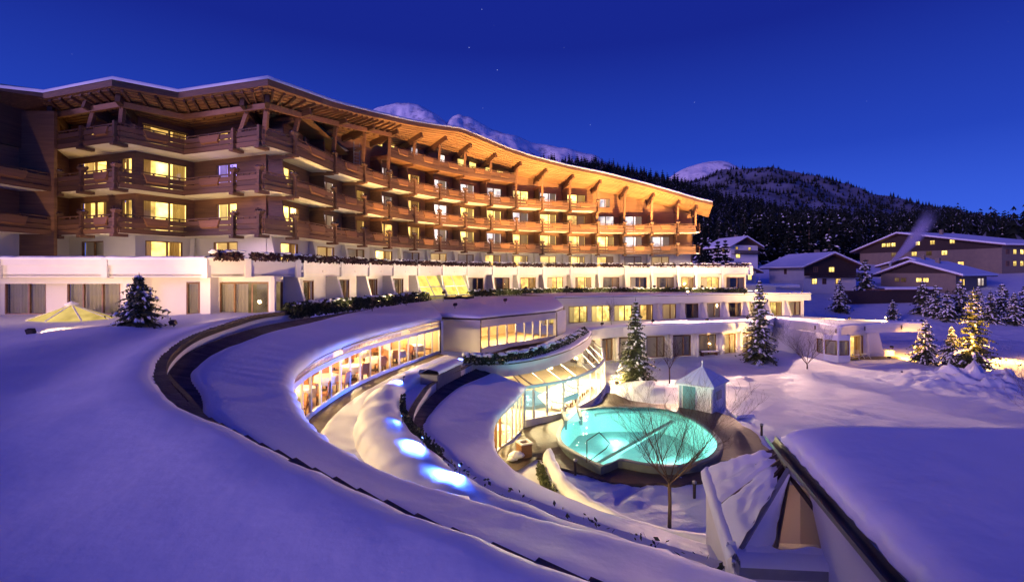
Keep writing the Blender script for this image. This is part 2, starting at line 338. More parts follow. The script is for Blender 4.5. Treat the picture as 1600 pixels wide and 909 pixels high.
# ------------------------------------------------------------------ shared pieces
def unit_board(z0, z1, y, tilt):
    m = MB(); m.add([(-.5,y,z0),(.5,y,z0),(.5,y+.055,z0),(-.5,y+.055,z0),(-.5,y+tilt,z1),(.5,y+tilt,z1),(.5,y+.055+tilt,z1),(-.5,y+.055+tilt,z1)],
        [(0,3,2,1),(4,5,6,7),(0,1,5,4),(1,2,6,5),(2,3,7,6),(3,0,4,7)]); return m.mesh('board', M['wood'])
BOARDS = [unit_board(-.04,.26,-.08,-.03), unit_board(.30,.59,-.05,-.02), unit_board(.635,.93,-.085,.015)]
m = MB(); m.box(-.5,.5,-.04,.04,1.065,1.125)
for k in range(5): m.box(-.42+.21*k-.012,-.42+.21*k+.012,-.03,.02,.9,1.06)
RAIL = m.mesh('rail', M['wood'])
m = MB(); m.hexa([(-.12,-.2,.5),(.2,-.2,.5),(.2,-.08,.42),(-.12,-.08,.42)], [(-.17,-.13,.97),(.23,-.13,.97),(.23,-.06,.97),(-.17,-.06,.97)]); PANEL = m.mesh('panel', M['wood_light'])
m = MB(); m.box(-.09,.09,-.24,-.02,-.1,1.2); m.box(-.17,.17,-.34,.5,-.26,-.08); m.box(-.13,.13,-.30,-.05,.22,.36); POST = m.mesh('post', M['wood'])
def leaf_quads(m, pts, size, rnd, flat=.0):
    for p in pts:
        a = Vector((rnd.gauss(0,1), rnd.gauss(0,1), rnd.gauss(0,1)*(1-flat))).normalized(); b = a.cross(Vector((rnd.gauss(0,1),rnd.gauss(0,1),rnd.gauss(0,1)))).normalized()
        s = size*rnd.uniform(.6,1.3); p = Vector(p)
        m.add([p-a*s, p-b*s*.55, p+a*s, p+b*s*.55], [(0,1,2,3)])
PLANTER = []
for v in range(3):
    rnd = random.Random(40+v); m = MB()
    m.hexa([(-.16,-.28,1.16),(.16,-.28,1.16),(.16,.08,1.16),(-.16,.08,1.16)], [(-.38,-.36,1.42),(.38,-.36,1.42),(.38,.16,1.42),(-.38,.16,1.42)])
    m.cur = 1; leaf_quads(m, [(rnd.uniform(-.36,.36), rnd.uniform(-.3,.12), 1.42+abs(rnd.gauss(0,.09))) for _ in range(60)], .09, rnd)
    m.cur = 2
    for k in range(4): m.blob((rnd.uniform(-.25,.25), rnd.uniform(-.2,.05), 1.45), .14,.12,.05, rnd)
    m.v = [(x*.72, y*.8, 1.16+(z-1.16)*.8) for x, y, z in m.v]; PLANTER.append(m.mesh('planter', [M['wood'], M['leaf_red'], M['snow']]))
def curtain_mesh(x0, x1, h, mt, folds):
    m = MB(); n = max(6, folds*4); top, bot = [], []
    for k in range(n+1):
        t = k/n; y = .30+.05*math.sin(t*folds*2*math.pi)+.02*math.sin(t*folds*5.3); top.append((lerp(x0,x1,t), y, h-.03)); bot.append((lerp(x0,x1,t), y*1.03, .03))
    m.loft([bot, top]); return m.mesh('curtain', mt, True)
_wc = {}
def win_meshes(w, h, cols, style):
    key = (round(w,1), round(h,1), cols, style)
    if key in _wc: return _wc[key]
    w, h = key[0], key[1]; m = MB(); t = .07
    m.box(-w/2,w/2,.02,.14,0,t); m.box(-w/2,w/2,.02,.14,h-t,h); m.box(-w/2,-w/2+t,.02,.14,t,h-t); m.box(w/2-t,w/2,.02,.14,t,h-t)
    xs = [-w/2+w*c for c in {1:[],2:[.58],3:[.30,.66]}[cols]]
    for x in xs: m.box(x-.045,x+.045,.01,.13,t,h-t)
    fr = m.mesh('window', M['win_frame'])
    m = MB(); m.add([(-w/2+t,.08,t),(w/2-t,.08,t),(w/2-t,.08,h-t),(-w/2+t,.08,h-t)], [(0,1,2,3)]); pn = m.mesh('pane', M['glass'])
    rooms = {}
    for k, nm in ROOMS.items():
        m = MB(); x, y0, y1 = w/2+.02, .27, 1.5
        m.add([(-x,y0,-.02),(x,y0,-.02),(x,y1,-.02),(-x,y1,-.02),(-x,y0,h+.02),(x,y0,h+.02),(x,y1,h+.02),(-x,y1,h+.02)], [(0,1,2,3),(4,7,6,5),(1,5,6,2),(3,2,6,7),(0,3,7,4)])
        rooms[k] = m.mesh('room', M[nm])
    if style == 0: cu = [curtain_mesh(-w/2+.02, -w/2+.22*w, h, M['curtain'], 4), curtain_mesh(w/2-.30*w, w/2-.02, h, M['curtain'], 5)]
    elif style == 1: cu = [curtain_mesh(-w/2+.02, w/2-.02, h, M['sheer'], 13)]
    elif style == 2: cu = [curtain_mesh(w/2-.42*w, w/2-.02, h, M['curtain'], 7)]
    else: cu = [curtain_mesh(-w/2+.02, -w/2+.36*w, h, M['sheer'], 6)]
    _wc[key] = (fr, pn, rooms, cu); return _wc[key]
def window(parent, Mw, w, h, light, cols=2, style=0):
    fr, pn, rooms, cu = win_meshes(w, h, cols, style)
    o = link('window', fr, parent, Mw); link('pane', pn, o); link('room', rooms[light], o)
    for c in cu: link('curtain', c, o)
    return o
def wall_with_hole(parent, a, b, z0, z1, mt, hole=None, thick=.22, name='wall', z1b=None):
    Mf, L = frame(a, b); m = MB(); x = L/2; z1b = z1 if z1b is None else z1b
    def blk(xa, xb, za, zb0, zb1=None):
        zb1 = zb0 if zb1 is None else zb1
        if xb-xa < .01: return
        m.hexa([(xa,0,za),(xb,0,za),(xb,thick,za),(xa,thick,za)], [(xa,0,zb0),(xb,0,zb1),(xb,thick,zb1),(xa,thick,zb0)])
    tz = lambda q: lerp(z1, z1b, (q+x)/L)
    if hole is None: blk(-x, x, z0, z1, z1b)
    else:
        h0, h1, ha, hb = hole
        blk(-x, h0, z0, tz(-x), tz(h0)); blk(h1, x, z0, tz(h1), tz(x)); blk(h0, h1, hb, tz(h0), tz(h1))
        if ha > z0+.01: blk(h0, h1, z0, ha)
    return m.build(name, mt, parent, M=Mf), Mf, L

LIGHTS = {  # one letter for every bay from the stepped left wing to the right end; '-' has no window
 'L2': '-wwbbwwbcwwbcbcbbwbcc-', 'L3': '-wwbubwbcbcwcbbcbwcc--', 'L4': '-w-wwwwdwkcwcccbcbc---',
 'F3': '-ddwwwdwwdbdwdbbbbwdw-'}
def px_of(v): return PCX+F*v.x/v.y
rw = random.Random(3)
for lv in ('L2','L3','L4'):
    z = LV[lv]
    for i in range(NSEG):
        if lv == 'L4' and (i == 0 or i >= 18): continue
        a, b, ba, bb = FP[i], FP[i+1], BP[i], BP[i+1]
        dz = Vector((0,0,1))
        m = MB(); m.hexa([a+dz*z, b+dz*z, bb+dz*z, ba+dz*z], [a+dz*(z+.14), b+dz*(z+.14), bb+dz*(z+.14), ba+dz*(z+.14)])
        bal = m.build('balcony', M['slab_white'], hotel)
        Mf, L = frame(a, b, z)
        for k, bm in enumerate(BOARDS): link('board', bm, bal, Mf @ Matrix.Translation((0,0,rw.uniform(-.012,.012))) @ sx(L+.04))
        link('rail', RAIL, bal, Mf @ sx(L))
        if L > 2.8: link('panel', PANEL, bal, Mf @ sx(L))
        # post and planter at the right end of the bay
        if i not in (3,) and i != NSEG-1:
            Mp = Matrix.Translation(b+dz*z) @ Mf.to_3x3().to_4x4()
            if i in (2, 6-1): Mp = Matrix.Translation(b.lerp(a, .06 if i == 2 else .1)+dz*z) @ Mf.to_3x3().to_4x4()
            link('post', POST, bal, Mp)
            if not (lv == 'L4' and i < 6): link('planter', PLANTER[(i*5+int(z))%3], bal, Mp)
    # end board of the row at the far right
    if lv != 'L4':
        Mf, L = frame(FP[-1], BP[-1], z)
        bal = MB().hexa([FP[-1]+dz*(z-.02), FP[-1]+dz*(z-.02)+Vector((.5,0,0)), BP[-1]+Vector((.5,0,0))+dz*(z-.02), BP[-1]+dz*(z-.02)], [FP[-1]+dz*(z+.1), FP[-1]+Vector((.5,0,0))+dz*(z+.1), BP[-1]+Vector((.5,0,0))+dz*(z+.1), BP[-1]+dz*(z+.1)]).build('balcony_end', M['slab_white'], hotel)
        Mf, L = frame(FP[-1]+Vector((.5,0,0)), BP[-1]+Vector((.5,0,0)), z)
        for bm in BOARDS: link('board', bm, bal, Mf @ sx(L))
        link('rail', RAIL, bal, Mf @ sx(L))
# recessed walls and windows of the wooden storeys
for lv, zt in (('L2','L3'),('L3','L4'),('L4',None)):
    z = LV[lv]
    for i in range(NSEG):
        c = LIGHTS[lv][i] if i < len(LIGHTS[lv]) else '-'
        a, b = BP[i], BP[i+1]; L = (b-a).length
        z1 = LV[zt] if zt else soffit_back(i)+.05; z1b = LV[zt] if zt else soffit_back(i+1)+.05
        w = min(2.8, L-.6); wh = 2.2
        if i in (4,): w = min(2.0, L-1)
        zz = z+.2
        if lv == 'L4' and i < 10: wh, zz = 1.45, z+.5
        if lv == 'L4' and i >= 18: w, wh, zz = 1.7, 1.25, z+.75
        if i == 5: c = c if lv != 'L4' else 'w'
        if c == '-' or w < 1.0 or z1 < zz+wh+.25: wall_with_hole(hotel, a, b, z, z1, M['wall_wood'], None, z1b=z1b); continue
        xo = -.25 if (L > 3.4 and i > 6) else 0
        o, Mf, L = wall_with_hole(hotel, a, b, z, z1, M['wall_wood'], (xo-w/2, xo+w/2, zz, zz+wh), z1b=z1b)
        window(hotel, Mf @ Matrix.Translation((xo,0,zz)), w, wh, c, 2 if w > 1.5 else 1, rw.choice([0,0,2,3]))
    # timber fins between the bays
    for i in range(7, NSEG):
        if lv == 'L4' and i >= 18: continue
        f, bk = FP[i], BP[i]; d = (bk-f).normalized(); s = Vector((-d.y,d.x,0))*.05
        hgt = 2.68 if zt else min(2.9, soffit_back(i)-z)
        poly = [f+d*.25+dz*(z+.14), bk+dz*(z+.14), bk+dz*(z+hgt), f+d*.85+dz*(z+hgt), f+d*.75+dz*(z+1.5)]
        m = MB(); m.prism([q-s for q in poly], s.normalized(), .1); m.build('partition', M['wood'], hotel)
        m = MB(); m.bar(f-d*.02+dz*(z+hgt-.16), bk+dz*(z+hgt-.16), .16, .24); m.build('bracket_beam', M['wood_light'], hotel)

# top attic storey in the middle: its own gallery and small windows
z = LV['L5']
for i in range(10, 15):
    a, b, ba, bb = FP[i], FP[i+1], BP[i], BP[i+1]
    m = MB(); m.hexa([a+dz*z, b+dz*z, bb+dz*z, ba+dz*z], [a+dz*(z+.14), b+dz*(z+.14), bb+dz*(z+.14), ba+dz*(z+.14)])
    bal = m.build('gallery', M['wood_light'], hotel); Mf, L = frame(a, b, z)
    for bm in BOARDS: link('board', bm, bal, Mf @ sx(L+.04))
    link('rail', RAIL, bal, Mf @ sx(L)); link('panel', PANEL, bal, Mf @ sx(L))
    Mb, L = frame(BP[i], BP[i+1], z)
    for xo, c in (((-.9,'b'),(.8,'b')) if i in (10,13) else (((.2,'c'),) if i in (11,12) else ((-.8,'b'),(.9,'b')))):
        fr = MB(); fr.box(-.55,.55,-.1,-.03,0,.09); fr.box(-.55,.55,-.1,-.03,.91,1.0); fr.box(-.55,-.46,-.1,-.03,.09,.91); fr.box(.46,.55,-.1,-.03,.09,.91)
        o = fr.build('attic_window', M['win_frame'], hotel, M=Mb @ Matrix.Translation((xo,0,1.35)))
        MB().add([(-.46,-.05,.09),(.46,-.05,.09),(.46,-.05,.91),(-.46,-.05,.91)], [(0,1,2,3)]).build('pane', M[ROOMS[c]], o)

# roof: fascia, planked soffit, snow along the edge, beams and slanted posts
ES, BS = [], []
for i in range(len(FP)-1):
    n = 1 if i < 6 else 4
    for k in range(n):
        t = k/n
        if i < 7: e_ = EV[i].lerp(EV[i+1], t)
        else: e_ = eave(lerp(DIV[i-7], DIV[i-6], t))
        ES.append(e_); q = BP[i].lerp(BP[i+1], t); BS.append(Vector((q.x,q.y,lerp(soffit_back(i),soffit_back(i+1),t))))
ES.append(EV[-1]); BS.append(Vector((BP[-1].x,BP[-1].y,soffit_back(len(FP)-1))))
# the roof runs on a little past the right end
ES.append(eave(104.6)+Vector((.6,.3,-.15))); BS.append(BS[-1]+Vector((2.2,.2,-.6)))
up_ = lambda L_, h: [q+Vector((0,0,h)) for q in L_]
off = offset([Vector((q.x,q.y,0)) for q in BS], 9.0)
far = [Vector((q.x,q.y,b.z-.6)) for q, b in zip(off, BS)]
m = MB(); m.loft([up_(ES,.06), up_(BS,.06)]); roof = m.build('roof', M['wood'], hotel)
NB = 11
for k in range(NB):                              # soffit boards running along the eaves, each lapped a little
    t0, t1 = k/NB+.004, (k+1)/NB-.004
    ra_ = [e_.lerp(b,t0)+Vector((0,0,-.03)) for e_, b in zip(ES,BS)]; rb_ = [e_.lerp(b,t1)+Vector((0,0,.015)) for e_, b in zip(ES,BS)]
    MB().loft([[q+Vector((0,0,.05)) for q in ra_], ra_, rb_]).build('soffit_board', M['soffit'], roof)
up = lambda L_, h: [q+dz*h for q in L_]
m = MB(); m.loft([up(ES,-.02), up(ES,.34)]); m.loft([up(ES,.34), up(far,.4)]); m.build('fascia_board', M['wood'], roof)
nrm = [(b-e_) for e_, b in zip(ES,BS)]; nrm = [Vector((q.x,q.y,0)).normalized() for q in nrm]
m = MB(); m.loft([[e_-n*.05+dz*.33 for e_,n in zip(ES,nrm)], [e_-n*.07+dz*.46 for e_,n in zip(ES,nrm)], [e_+n*.05+dz*.56 for e_,n in zip(ES,nrm)], [e_+n*.6+dz*.62 for e_,n in zip(ES,nrm)], up(far,.7)])
m.build('roof_snow', M['snow'], roof, True)
for i in range(1, len(FP)):
    b = Vector((BP[i].x,BP[i].y,soffit_back(i))); e_ = EV[i]
    if i in (4,): continue
    tip = b.lerp(e_, .78)
    m = MB(); m.bar(b-dz*.32, tip-dz*.30, .26, .5); m.bar(b.lerp(e_,.25)-dz*.62, b.lerp(e_,.6)-dz*.58, .22, .22); m.build('roof_beam', M['wood'], hotel)
    z0 = LV['L5'] if 11 <= i <= 14 else (LV['L4'] if i <= 17 else LV['L3'])
    foot = FP[i]+dz*(z0+.35); d = (BP[i]-FP[i]).normalized(); head = Vector((0,0,0))+b.lerp(e_, .56)-dz*.5
    if i >= 18: foot = FP[i]+d*.2+dz*(z0+.9)
    m = MB(); m.bar(foot+d*.12, head, .24, .26, up=(0,1,0)); m.build('roof_post', M['wood_light'], hotel)
for i in list(range(1,10)):                      # rafters under the left part of the eaves, and a long purlin
    b0 = Vector((BP[i].x,BP[i].y,soffit_back(i))); b1 = Vector((BP[i+1].x,BP[i+1].y,soffit_back(i+1)))
    L = (EV[i+1]-EV[i]).length; n = max(3, int(L/.75))
    for k in range(n):
        t = (k+.5)/n; q = b0.lerp(b1,t); e_ = EV[i].lerp(EV[i+1],t)
        MB().bar(q.lerp(e_,.35)-dz*.1, q.lerp(e_,.95)-dz*.1, .11, .18).build('rafter', M['wood'], hotel)
    q0, q1 = b0.lerp(EV[i],.62)-dz*.42, b1.lerp(EV[i+1],.62)-dz*.42
    MB().bar(q0, q1, .22, .34).build('purlin', M['wood_light'], hotel)

# ------------------------------------------------------------------ white storeys: terrace parapet, fins, windows
F3P = [Vector((-44,26.5,0)), Vector((-35,26.8,0)), Vector((-28.8,27.0,0)), Vector((-23.0,27.2,0)), Vector((-17.2,27.0,0)), Vector((-15.7,28.5,0))]+[A(d-.3,30.9) for d in (0.5,)+tuple(DIV[0:])]+[A(108,31.3), A(114,31.8)]
F3B = offset(F3P, 3.2)
for i in range(len(F3P)-1):
    a, b = F3P[i], F3P[i+1]; Mf, L = frame(a, b)
    m = MB(); m.box(-L/2,L/2,0,.28,8.44,9.12); m.box(-L/2+.02,L/2-.02,-.10,.30,9.12,9.45)
    par = m.build('parapet', M['plaster_w'], hotel, M=Mf)
    MB().box(-.16,.16,-.16,.34,8.40,9.52, M=Matrix.Translation((L/2,0,0))).build('pier', M['plaster_w'], par)
    if i < 5 or i > 18:
        m = MB(); n = 14
        rows = [[Vector((lerp(-L/2,L/2,k/n), y, 9.45+h*(1+.35*fbm(k*.6+i*7,y*2)))) for k in range(n+1)] for y, h in ((-.14,-.02),(-.17,.08),(-.06,.17),(.2,.2),(.9,.12),(1.6,.02))]
        m.loft(rows).build('parapet_snow', M['snow'], par, True)
    if i > 5: MB().box(-.22,.22,-.125,-.1,9.18,9.32, M=Matrix.Translation((0,0,-.45))).build('relief_panel', M['plaster'], par)
    m = MB(); m.hexa([a+dz*8.5, b+dz*8.5, F3B[i+1]+dz*8.5, F3B[i]+dz*8.5], [a+dz*8.62, b+dz*8.62, F3B[i+1]+dz*8.62, F3B[i]+dz*8.62]); m.build('terrace_slab', M['slab_white'], hotel)
def fin(a, d, z0, z1, w_top, w_bot, th=.26):
    s = Vector((-d.y,d.x,0)); poly = [a+dz*z0, a-d*w_bot+dz*z0, a-d*w_top+dz*z1, a+dz*z1]
    m = MB(); m.prism([q-s*th/2 for q in poly], s, th); return m.build('fin_wall', M['plaster'], hotel)
z = LV['F3']
for i in range(NSEG):
    a, b = BP[i], BP[i+1]; L = (b-a).length; c = LIGHTS['F3'][i]
    w = min(2.3, L-.7)
    if c == '-' or w < 1: wall_with_hole(hotel, a, b, z, LV['L2']+.02, M['plaster']); continue
    o, Mf, L = wall_with_hole(hotel, a, b, z, LV['L2']+.02, M['plaster'], (-w/2-.1, w/2-.1, z+.15, z+2.25))
    window(hotel, Mf @ Matrix.Translation((-.1,0,z+.15)), w, 2.1, c, 2 if w > 1.5 else 1, [1,0,2,0][i%4] if c in 'wbc' else 1)
    if i > 3: fin(BP[i], (BP[i]-FP[i]).normalized(), z, LV['L2'], .35, .95)
# floor below the terrace: straight on the left, then along the arc
W2 = [Vector((-44,28.6,0)), Vector((-33.2,28.8,0)), Vector((-30.8,28.8,0)), Vector((-27.6,28.8,0)), Vector((-22.6,28.8,0)), Vector((-19.9,28.8,0)), Vector((-17.9,28.8,0)), Vector((-14.3,28.9,0))]+[A(d,32.2) for d in [1.8]+DIV[1:]]+[A(108,32.4), A(113,32.6)]
L2C = '-kkd-dd'+'dddddYYkkwwwdkdwwkd-'
z0, z1 = 5.7, 8.5
for i in range(len(W2)-1):
    a, b = W2[i], W2[i+1]; L = (b-a).length; c = L2C[i] if i < len(L2C) else '-'
    if c == 'Y':                                    # tall slanted glazing of the stair hall
        Mf, L = frame(a, b); wall_with_hole(hotel, a, b, z0, z1, M['plaster'])
        lean = 1.5
        gz = lambda x, t: Vector((x, lerp(-lean-.2, -.35, t), lerp(6.35, 8.4, t)))
        m = MB(); xs = [-L/2+.25, -.02, L/2-.25]
        for x in xs: m.bar(gz(x,0), gz(x,1), .1, .1)
        for t in (0,.45,1): m.bar(gz(xs[0],t), gz(xs[-1],t), .09, .09)
        o = m.build('slanted_glazing', M['white_metal'], hotel, M=Mf)
        for q in range(2):
            for t0, t1 in ((0,.45),(.45,1)): MB().add([gz(xs[q],t0), gz(xs[q+1],t0), gz(xs[q+1],t1), gz(xs[q],t1)], [(0,1,2,3)]).build('pane', M['stair_glow'] if 'stair_glow' in M else M['room_bright'], o)
        for s_ in (-1,1): MB().prism([Vector((s_*(L/2-.12),0,6.0)), Vector((s_*(L/2-.12),-lean-.4,6.0)), Vector((s_*(L/2-.12),-.5,8.5)), Vector((s_*(L/2-.12),0,8.5))], (1,0,0), .1*s_).build('side_cheek', M['dark_metal'], hotel, M=Mf)
        continue
    w = min(2.4 if i > 7 else 3.2, L-.7)
    if i > 7: w = min(w, 1.5 if i < 12 else 2.2)
    if c == '-' or w < .8: wall_with_hole(hotel, a, b, z0, z1, M['plaster']); continue
    xo = 0 if i < 8 else .2
    o, Mf, L = wall_with_hole(hotel, a, b, z0, z1, M['plaster'], (xo-w/2, xo+w/2, z0+.5, z0+2.45))
    window(hotel, Mf @ Matrix.Translation((xo,0,z0+.5)), w, 1.95, c, 3 if w > 2.6 else 2, 1 if i < 8 else [0,2,3][i%3])
for d in [1.8]+DIV[1:]+[108]:
    q = A(d, 32.2); n = (q-A(d,30)).normalized(); fin(q, n, 5.6, 8.45, .95, 1.75)
for x in (-31.9,-22.4,-17.9):
    MB().box(x-.3,x+.3,28.0,28.85,5.6,8.45).build('pillar', M['plaster'], hotel)
MB().box(-30.5,-22.7,28.2,28.6,8.05,8.44).build('beam_casing', M['plaster_w'], hotel)
# storey above ground at the left end, dark timber cheek of the wing
wall_with_hole(hotel, (-31.6,22), (-31.2,32.6), LV['L4'], 19.3, M['wood'])
MB().bar((-29.9,26.0,LV['L3']+1.1),(-29.6,26.6,19.0),.3,.3).build('roof_post', M['wood_light'], hotel)
wall_with_hole(hotel, (-44,30.6), (-29.2,30.6), LV['F3'], 19.0, M['wall_wood'])
q, n = BP[-1], (BP[-1]-FP[-1]).normalized()
wall_with_hole(hotel, q, q+n*10, 5.6, LV['L3']+1.2, M['wall_wood'], name='end_wall', z1b=LV['L3']+1.2)

# ------------------------------------------------------------------ upper snow lawn and the ring wall in the foreground
NS = 150
def curve(pts, z, n=NS): return spline([P(x,y,z) for x, y in pts], n)
def outward(q): v = Vector((q.x-CC[0], q.y-CC[1], 0)); return v.normalized()
cap_px = [(466,485.5),(402,493),(355,506),(308,521.5),(277,537),(250,559),(239,579),(238.6,592),(246,611),(266,637),(289,657),(320,677),(363,700),(400,720)]
cap_out = [P(x,y,6.3) for x,y in cap_px]+[A(-57,32.15,6.3), A(-64,32.15,6.3), A(-72,32.15,6.3), A(-82,32.15,6.3)]
cap_out = spline(cap_out, NS)
cap_in = [q-outward(q)*interp(k,[0,12,50,90,NS],[.20,.22,.20,.24,.34]) for k, q in enumerate(cap_out)]
lawn_edge = [A(25,31.5,6.2), A(14,31.3,6.2), A(5,31.0,6.2)]+[q+outward(q)*.02 for q in cap_out]
rows = []
for d, zz in ((-.10,.0),(-.04,.09),(.08,.145),(.3,.17),(.8,.10),(1.6,-.06),(2.3,-.10),(3,-.03),(3.8,.05),(4.8,.06),(6.5,-.10),(9,-.3),(13,-.2),(20,-.2),(40,-.2)):
    row = []
    for k, q in enumerate(lawn_edge):
        near = smooth((PCY+F*(H-q.z)/max(.5,q.y)-628)/55) if q.y < 14 else 0      # the snow creeps over the coping towards the near end
        dd = d-.22*near*(1 if d < .9 else 0)
        p = q+outward(q)*dd; w = (.10*fbm(p.x*.22,p.y*.22)+.05*fbm(p.x*.6,p.y*.6,3))*min(1,max(0,d-.4)/1.5)+.05*fbm(p.x*1.3,p.y*1.3,5)*(1 if d < .2 else .3)
        row.append(Vector((p.x,p.y,6.27+zz*(.55 if k < 30 else 1)+w)))
    rows.append(row)
m = MB(); m.loft(rows); tag(m.build('snow_lawn', M['snow'], None, True), kind='structure')
ring = thing('ring_wall', 'low white curved retaining wall with dark tile coping edging the upper snow lawn', 'wall')
def shift(q, dzv, r=0): return Vector((q.x,q.y,q.z+dzv))+outward(q)*r
m = MB(); m.loft([[shift(q,-.62,-.02) for q in cap_in], [shift(q,-.03,-.02) for q in cap_in], [shift(q,-.03,.0) for q in cap_out], [shift(q,-.9,.0) for q in cap_out]]); m.build('wall', M['plaster_w'], ring)
m = MB(); m.loft([[shift(q,-.16,-.06) for q in cap_in],[shift(q,-.02,-.07) for q in cap_in],[shift(q,-.02,-.02) for q in cap_in]]); m.build('drip_edge', M['dark_metal'], ring)
cum = [0]
for a, b in zip(cap_out, cap_out[1:]): cum.append(cum[-1]+(b-a).length)
def at_len(cv, s):
    j = max(0, min(len(cum)-2, int(np.searchsorted(cum, s))-1)); t = (s-cum[j])/(cum[j+1]-cum[j]); return cv[j].lerp(cv[j+1], t)
rt = random.Random(5); s = 0.0
while s < cum[-1]-1:
    l = .46; a0, a1 = at_len(cap_in, s+.02), at_len(cap_in, s+l); b0, b1 = at_len(cap_out, s+.02), at_len(cap_out, s+l)
    t = rt.uniform(.0,.012)
    m = MB(); m.hexa([shift(a0,-.02,-.05),shift(a1,-.02,-.05),shift(b1,-.02,.05),shift(b0,-.02,.05)], [shift(a0,.055+t,-.05),shift(a1,.02,-.05),shift(b1,.02,.05),shift(b0,.055+t,.05)])
    m.build('coping_tile', M['tile'], ring); s += l

# ------------------------------------------------------------------ upper ring: the restaurant wing
rest = thing('restaurant_wing', 'curved glass walled restaurant wing under a snow covered crescent roof', 'building')
def low_(q, z): return Vector((q.x,q.y,z))
def spline_u(pts, per):
    pts = [Vector(p) for p in pts]; Q = [pts[0]*2-pts[1]]+pts+[pts[-1]*2-pts[-2]]; out = []
    for i in range(1, len(Q)-2):
        for k in range(per):
            t = k/per; a, b, c, d = Q[i-1], Q[i], Q[i+1], Q[i+2]; out.append(0.5*((2*b)+(c-a)*t+(2*a-5*b+4*c-d)*t*t+(3*b-a-3*c+d)*t**3))
    return out+[pts[-1]]
KEYS = [((668,472),(690,495)),((610,480),(665,500.5)),((560,487),(638,506.4)),((500,496),(600,515)),((455,503.6),(562,525)),((417,510.6),(530,536)),((371,523),(496,550.5)),((324,540),(474,566)),((292,555),(458.6,580)),((272,570),(454,598)),((258,589),(453,612)),(-40,(460,632)),(-43.6,(474,651.6)),(-47,(502.6,680)),(-50,(560,714)),(-52.5,(640,751.6)),(-54.2,(720,775)),(-56,(820,803)),(-57.6,(920,826)),(-59.4,(1040,860)),(-61.3,(1190,909)),(-68,None),(-75,None)]
O1 = spline_u([P(a[0],a[1],5.85) if isinstance(a,tuple) else A(a,31.66,5.85) for a, b in KEYS], 8)
I1 = spline_u([A(a,30.15,5.5) if b is None else low_(P(b[0],b[1],5.62 if b[1] < 640 else 5.76),5.5) for a, b in KEYS], 8)
NK = len(O1)
m = MB(); m.loft([[shift(q,-.5) for q in O1], O1, I1, [shift(q,-.16) for q in I1]]); roof1 = m.build('roof', M['shingle'], rest)
def band(k): return interp(k/8, [0,1,2,3,4,5,6,7,8,9,10,11,12,30],[.0,.1,.5,1.2,1.8,1.85,1.6,1.25,1.05,.95,.78,.3,.0,.0])
def roof_snow(O, I, bandf, th, parent, seed, ripple=.006):
    rows = []
    for u, h, ov in ((0,.0,0),(.015,.10,0),(.04,.17,0),(.1,.22,0),(.2,.24,0),(.32,.25,0),(.45,.25,0),(.58,.26,0),(.7,.27,0),(.8,.28,0),(.88,.29,0),(.94,.28,0),(.98,.24,.02),(1,.16,.09),(1,.05,.13),(1,-.07,.10),(1,-.12,.0)):
        row = []
        for k, (o, i) in enumerate(zip(O, I)):
            d = i-o; L = math.hypot(d.x,d.y); t0 = min(.6, bandf(k)/max(.1,L)); t = lerp(t0, 1, u)
            p = o.lerp(i, t); dn = Vector((d.x,d.y,0)).normalized()
            rp = ripple*math.sin(k*1.35+2.5*fbm(k*.11,u*2,seed))*smooth(u*1.6)+.045*fbm(p.x*.28,p.y*.28,seed)
            lip = .055*fbm(k*.45,seed*3.1,0)+.03*fbm(k*1.7,seed,0) if ov else 0
            row.append(Vector((p.x,p.y,p.z+h*th/.25+(rp if h > .1 else 0)+(lip if h<.2 and ov else 0)))+dn*(ov+(lip if ov else 0)))
        rows.append(row)
    m = MB(); m.loft(rows); return m.build('roof_snow', M['snow'], parent, True)
roof_snow(O1, I1, band, .25, roof1, 1)
MB().loft([[shift(q,.02,-.01) for q in O1[:97]], [shift(q,.09,-.01) for q in O1[:97]], [shift(q,.09,-.11) for q in O1[:97]], [shift(q,.02,-.12) for q in O1[:97]]]).build('trim_board', M['tile'], rest)
def shingles(O, I, k0, k1, step, width, parent, z=.015):
    k = k0
    while k < k1:
        def at(cv, q): j = min(len(cv)-2, int(q)); return cv[j].lerp(cv[j+1], q-j)
        a, b, c, d = at(O,k+.02), at(O,k+step), at(I,k+.02), at(I,k+step)
        L = (c-a).length; t = min(1, width/L); c, d = a.lerp(c,t), b.lerp(d,t); u = Vector((0,0,1))
        m = MB(); m.hexa([a+u*.005,b+u*.005,d+u*.005,c+u*.005], [a+u*(z+.085),b+u*(z+.0),d+u*(z+.0),c+u*(z+.085)]); m.build('shingle', M['shingle'], parent); k += step
shingles(O1, I1, 6, 96, 1.0, 2.6, rest)
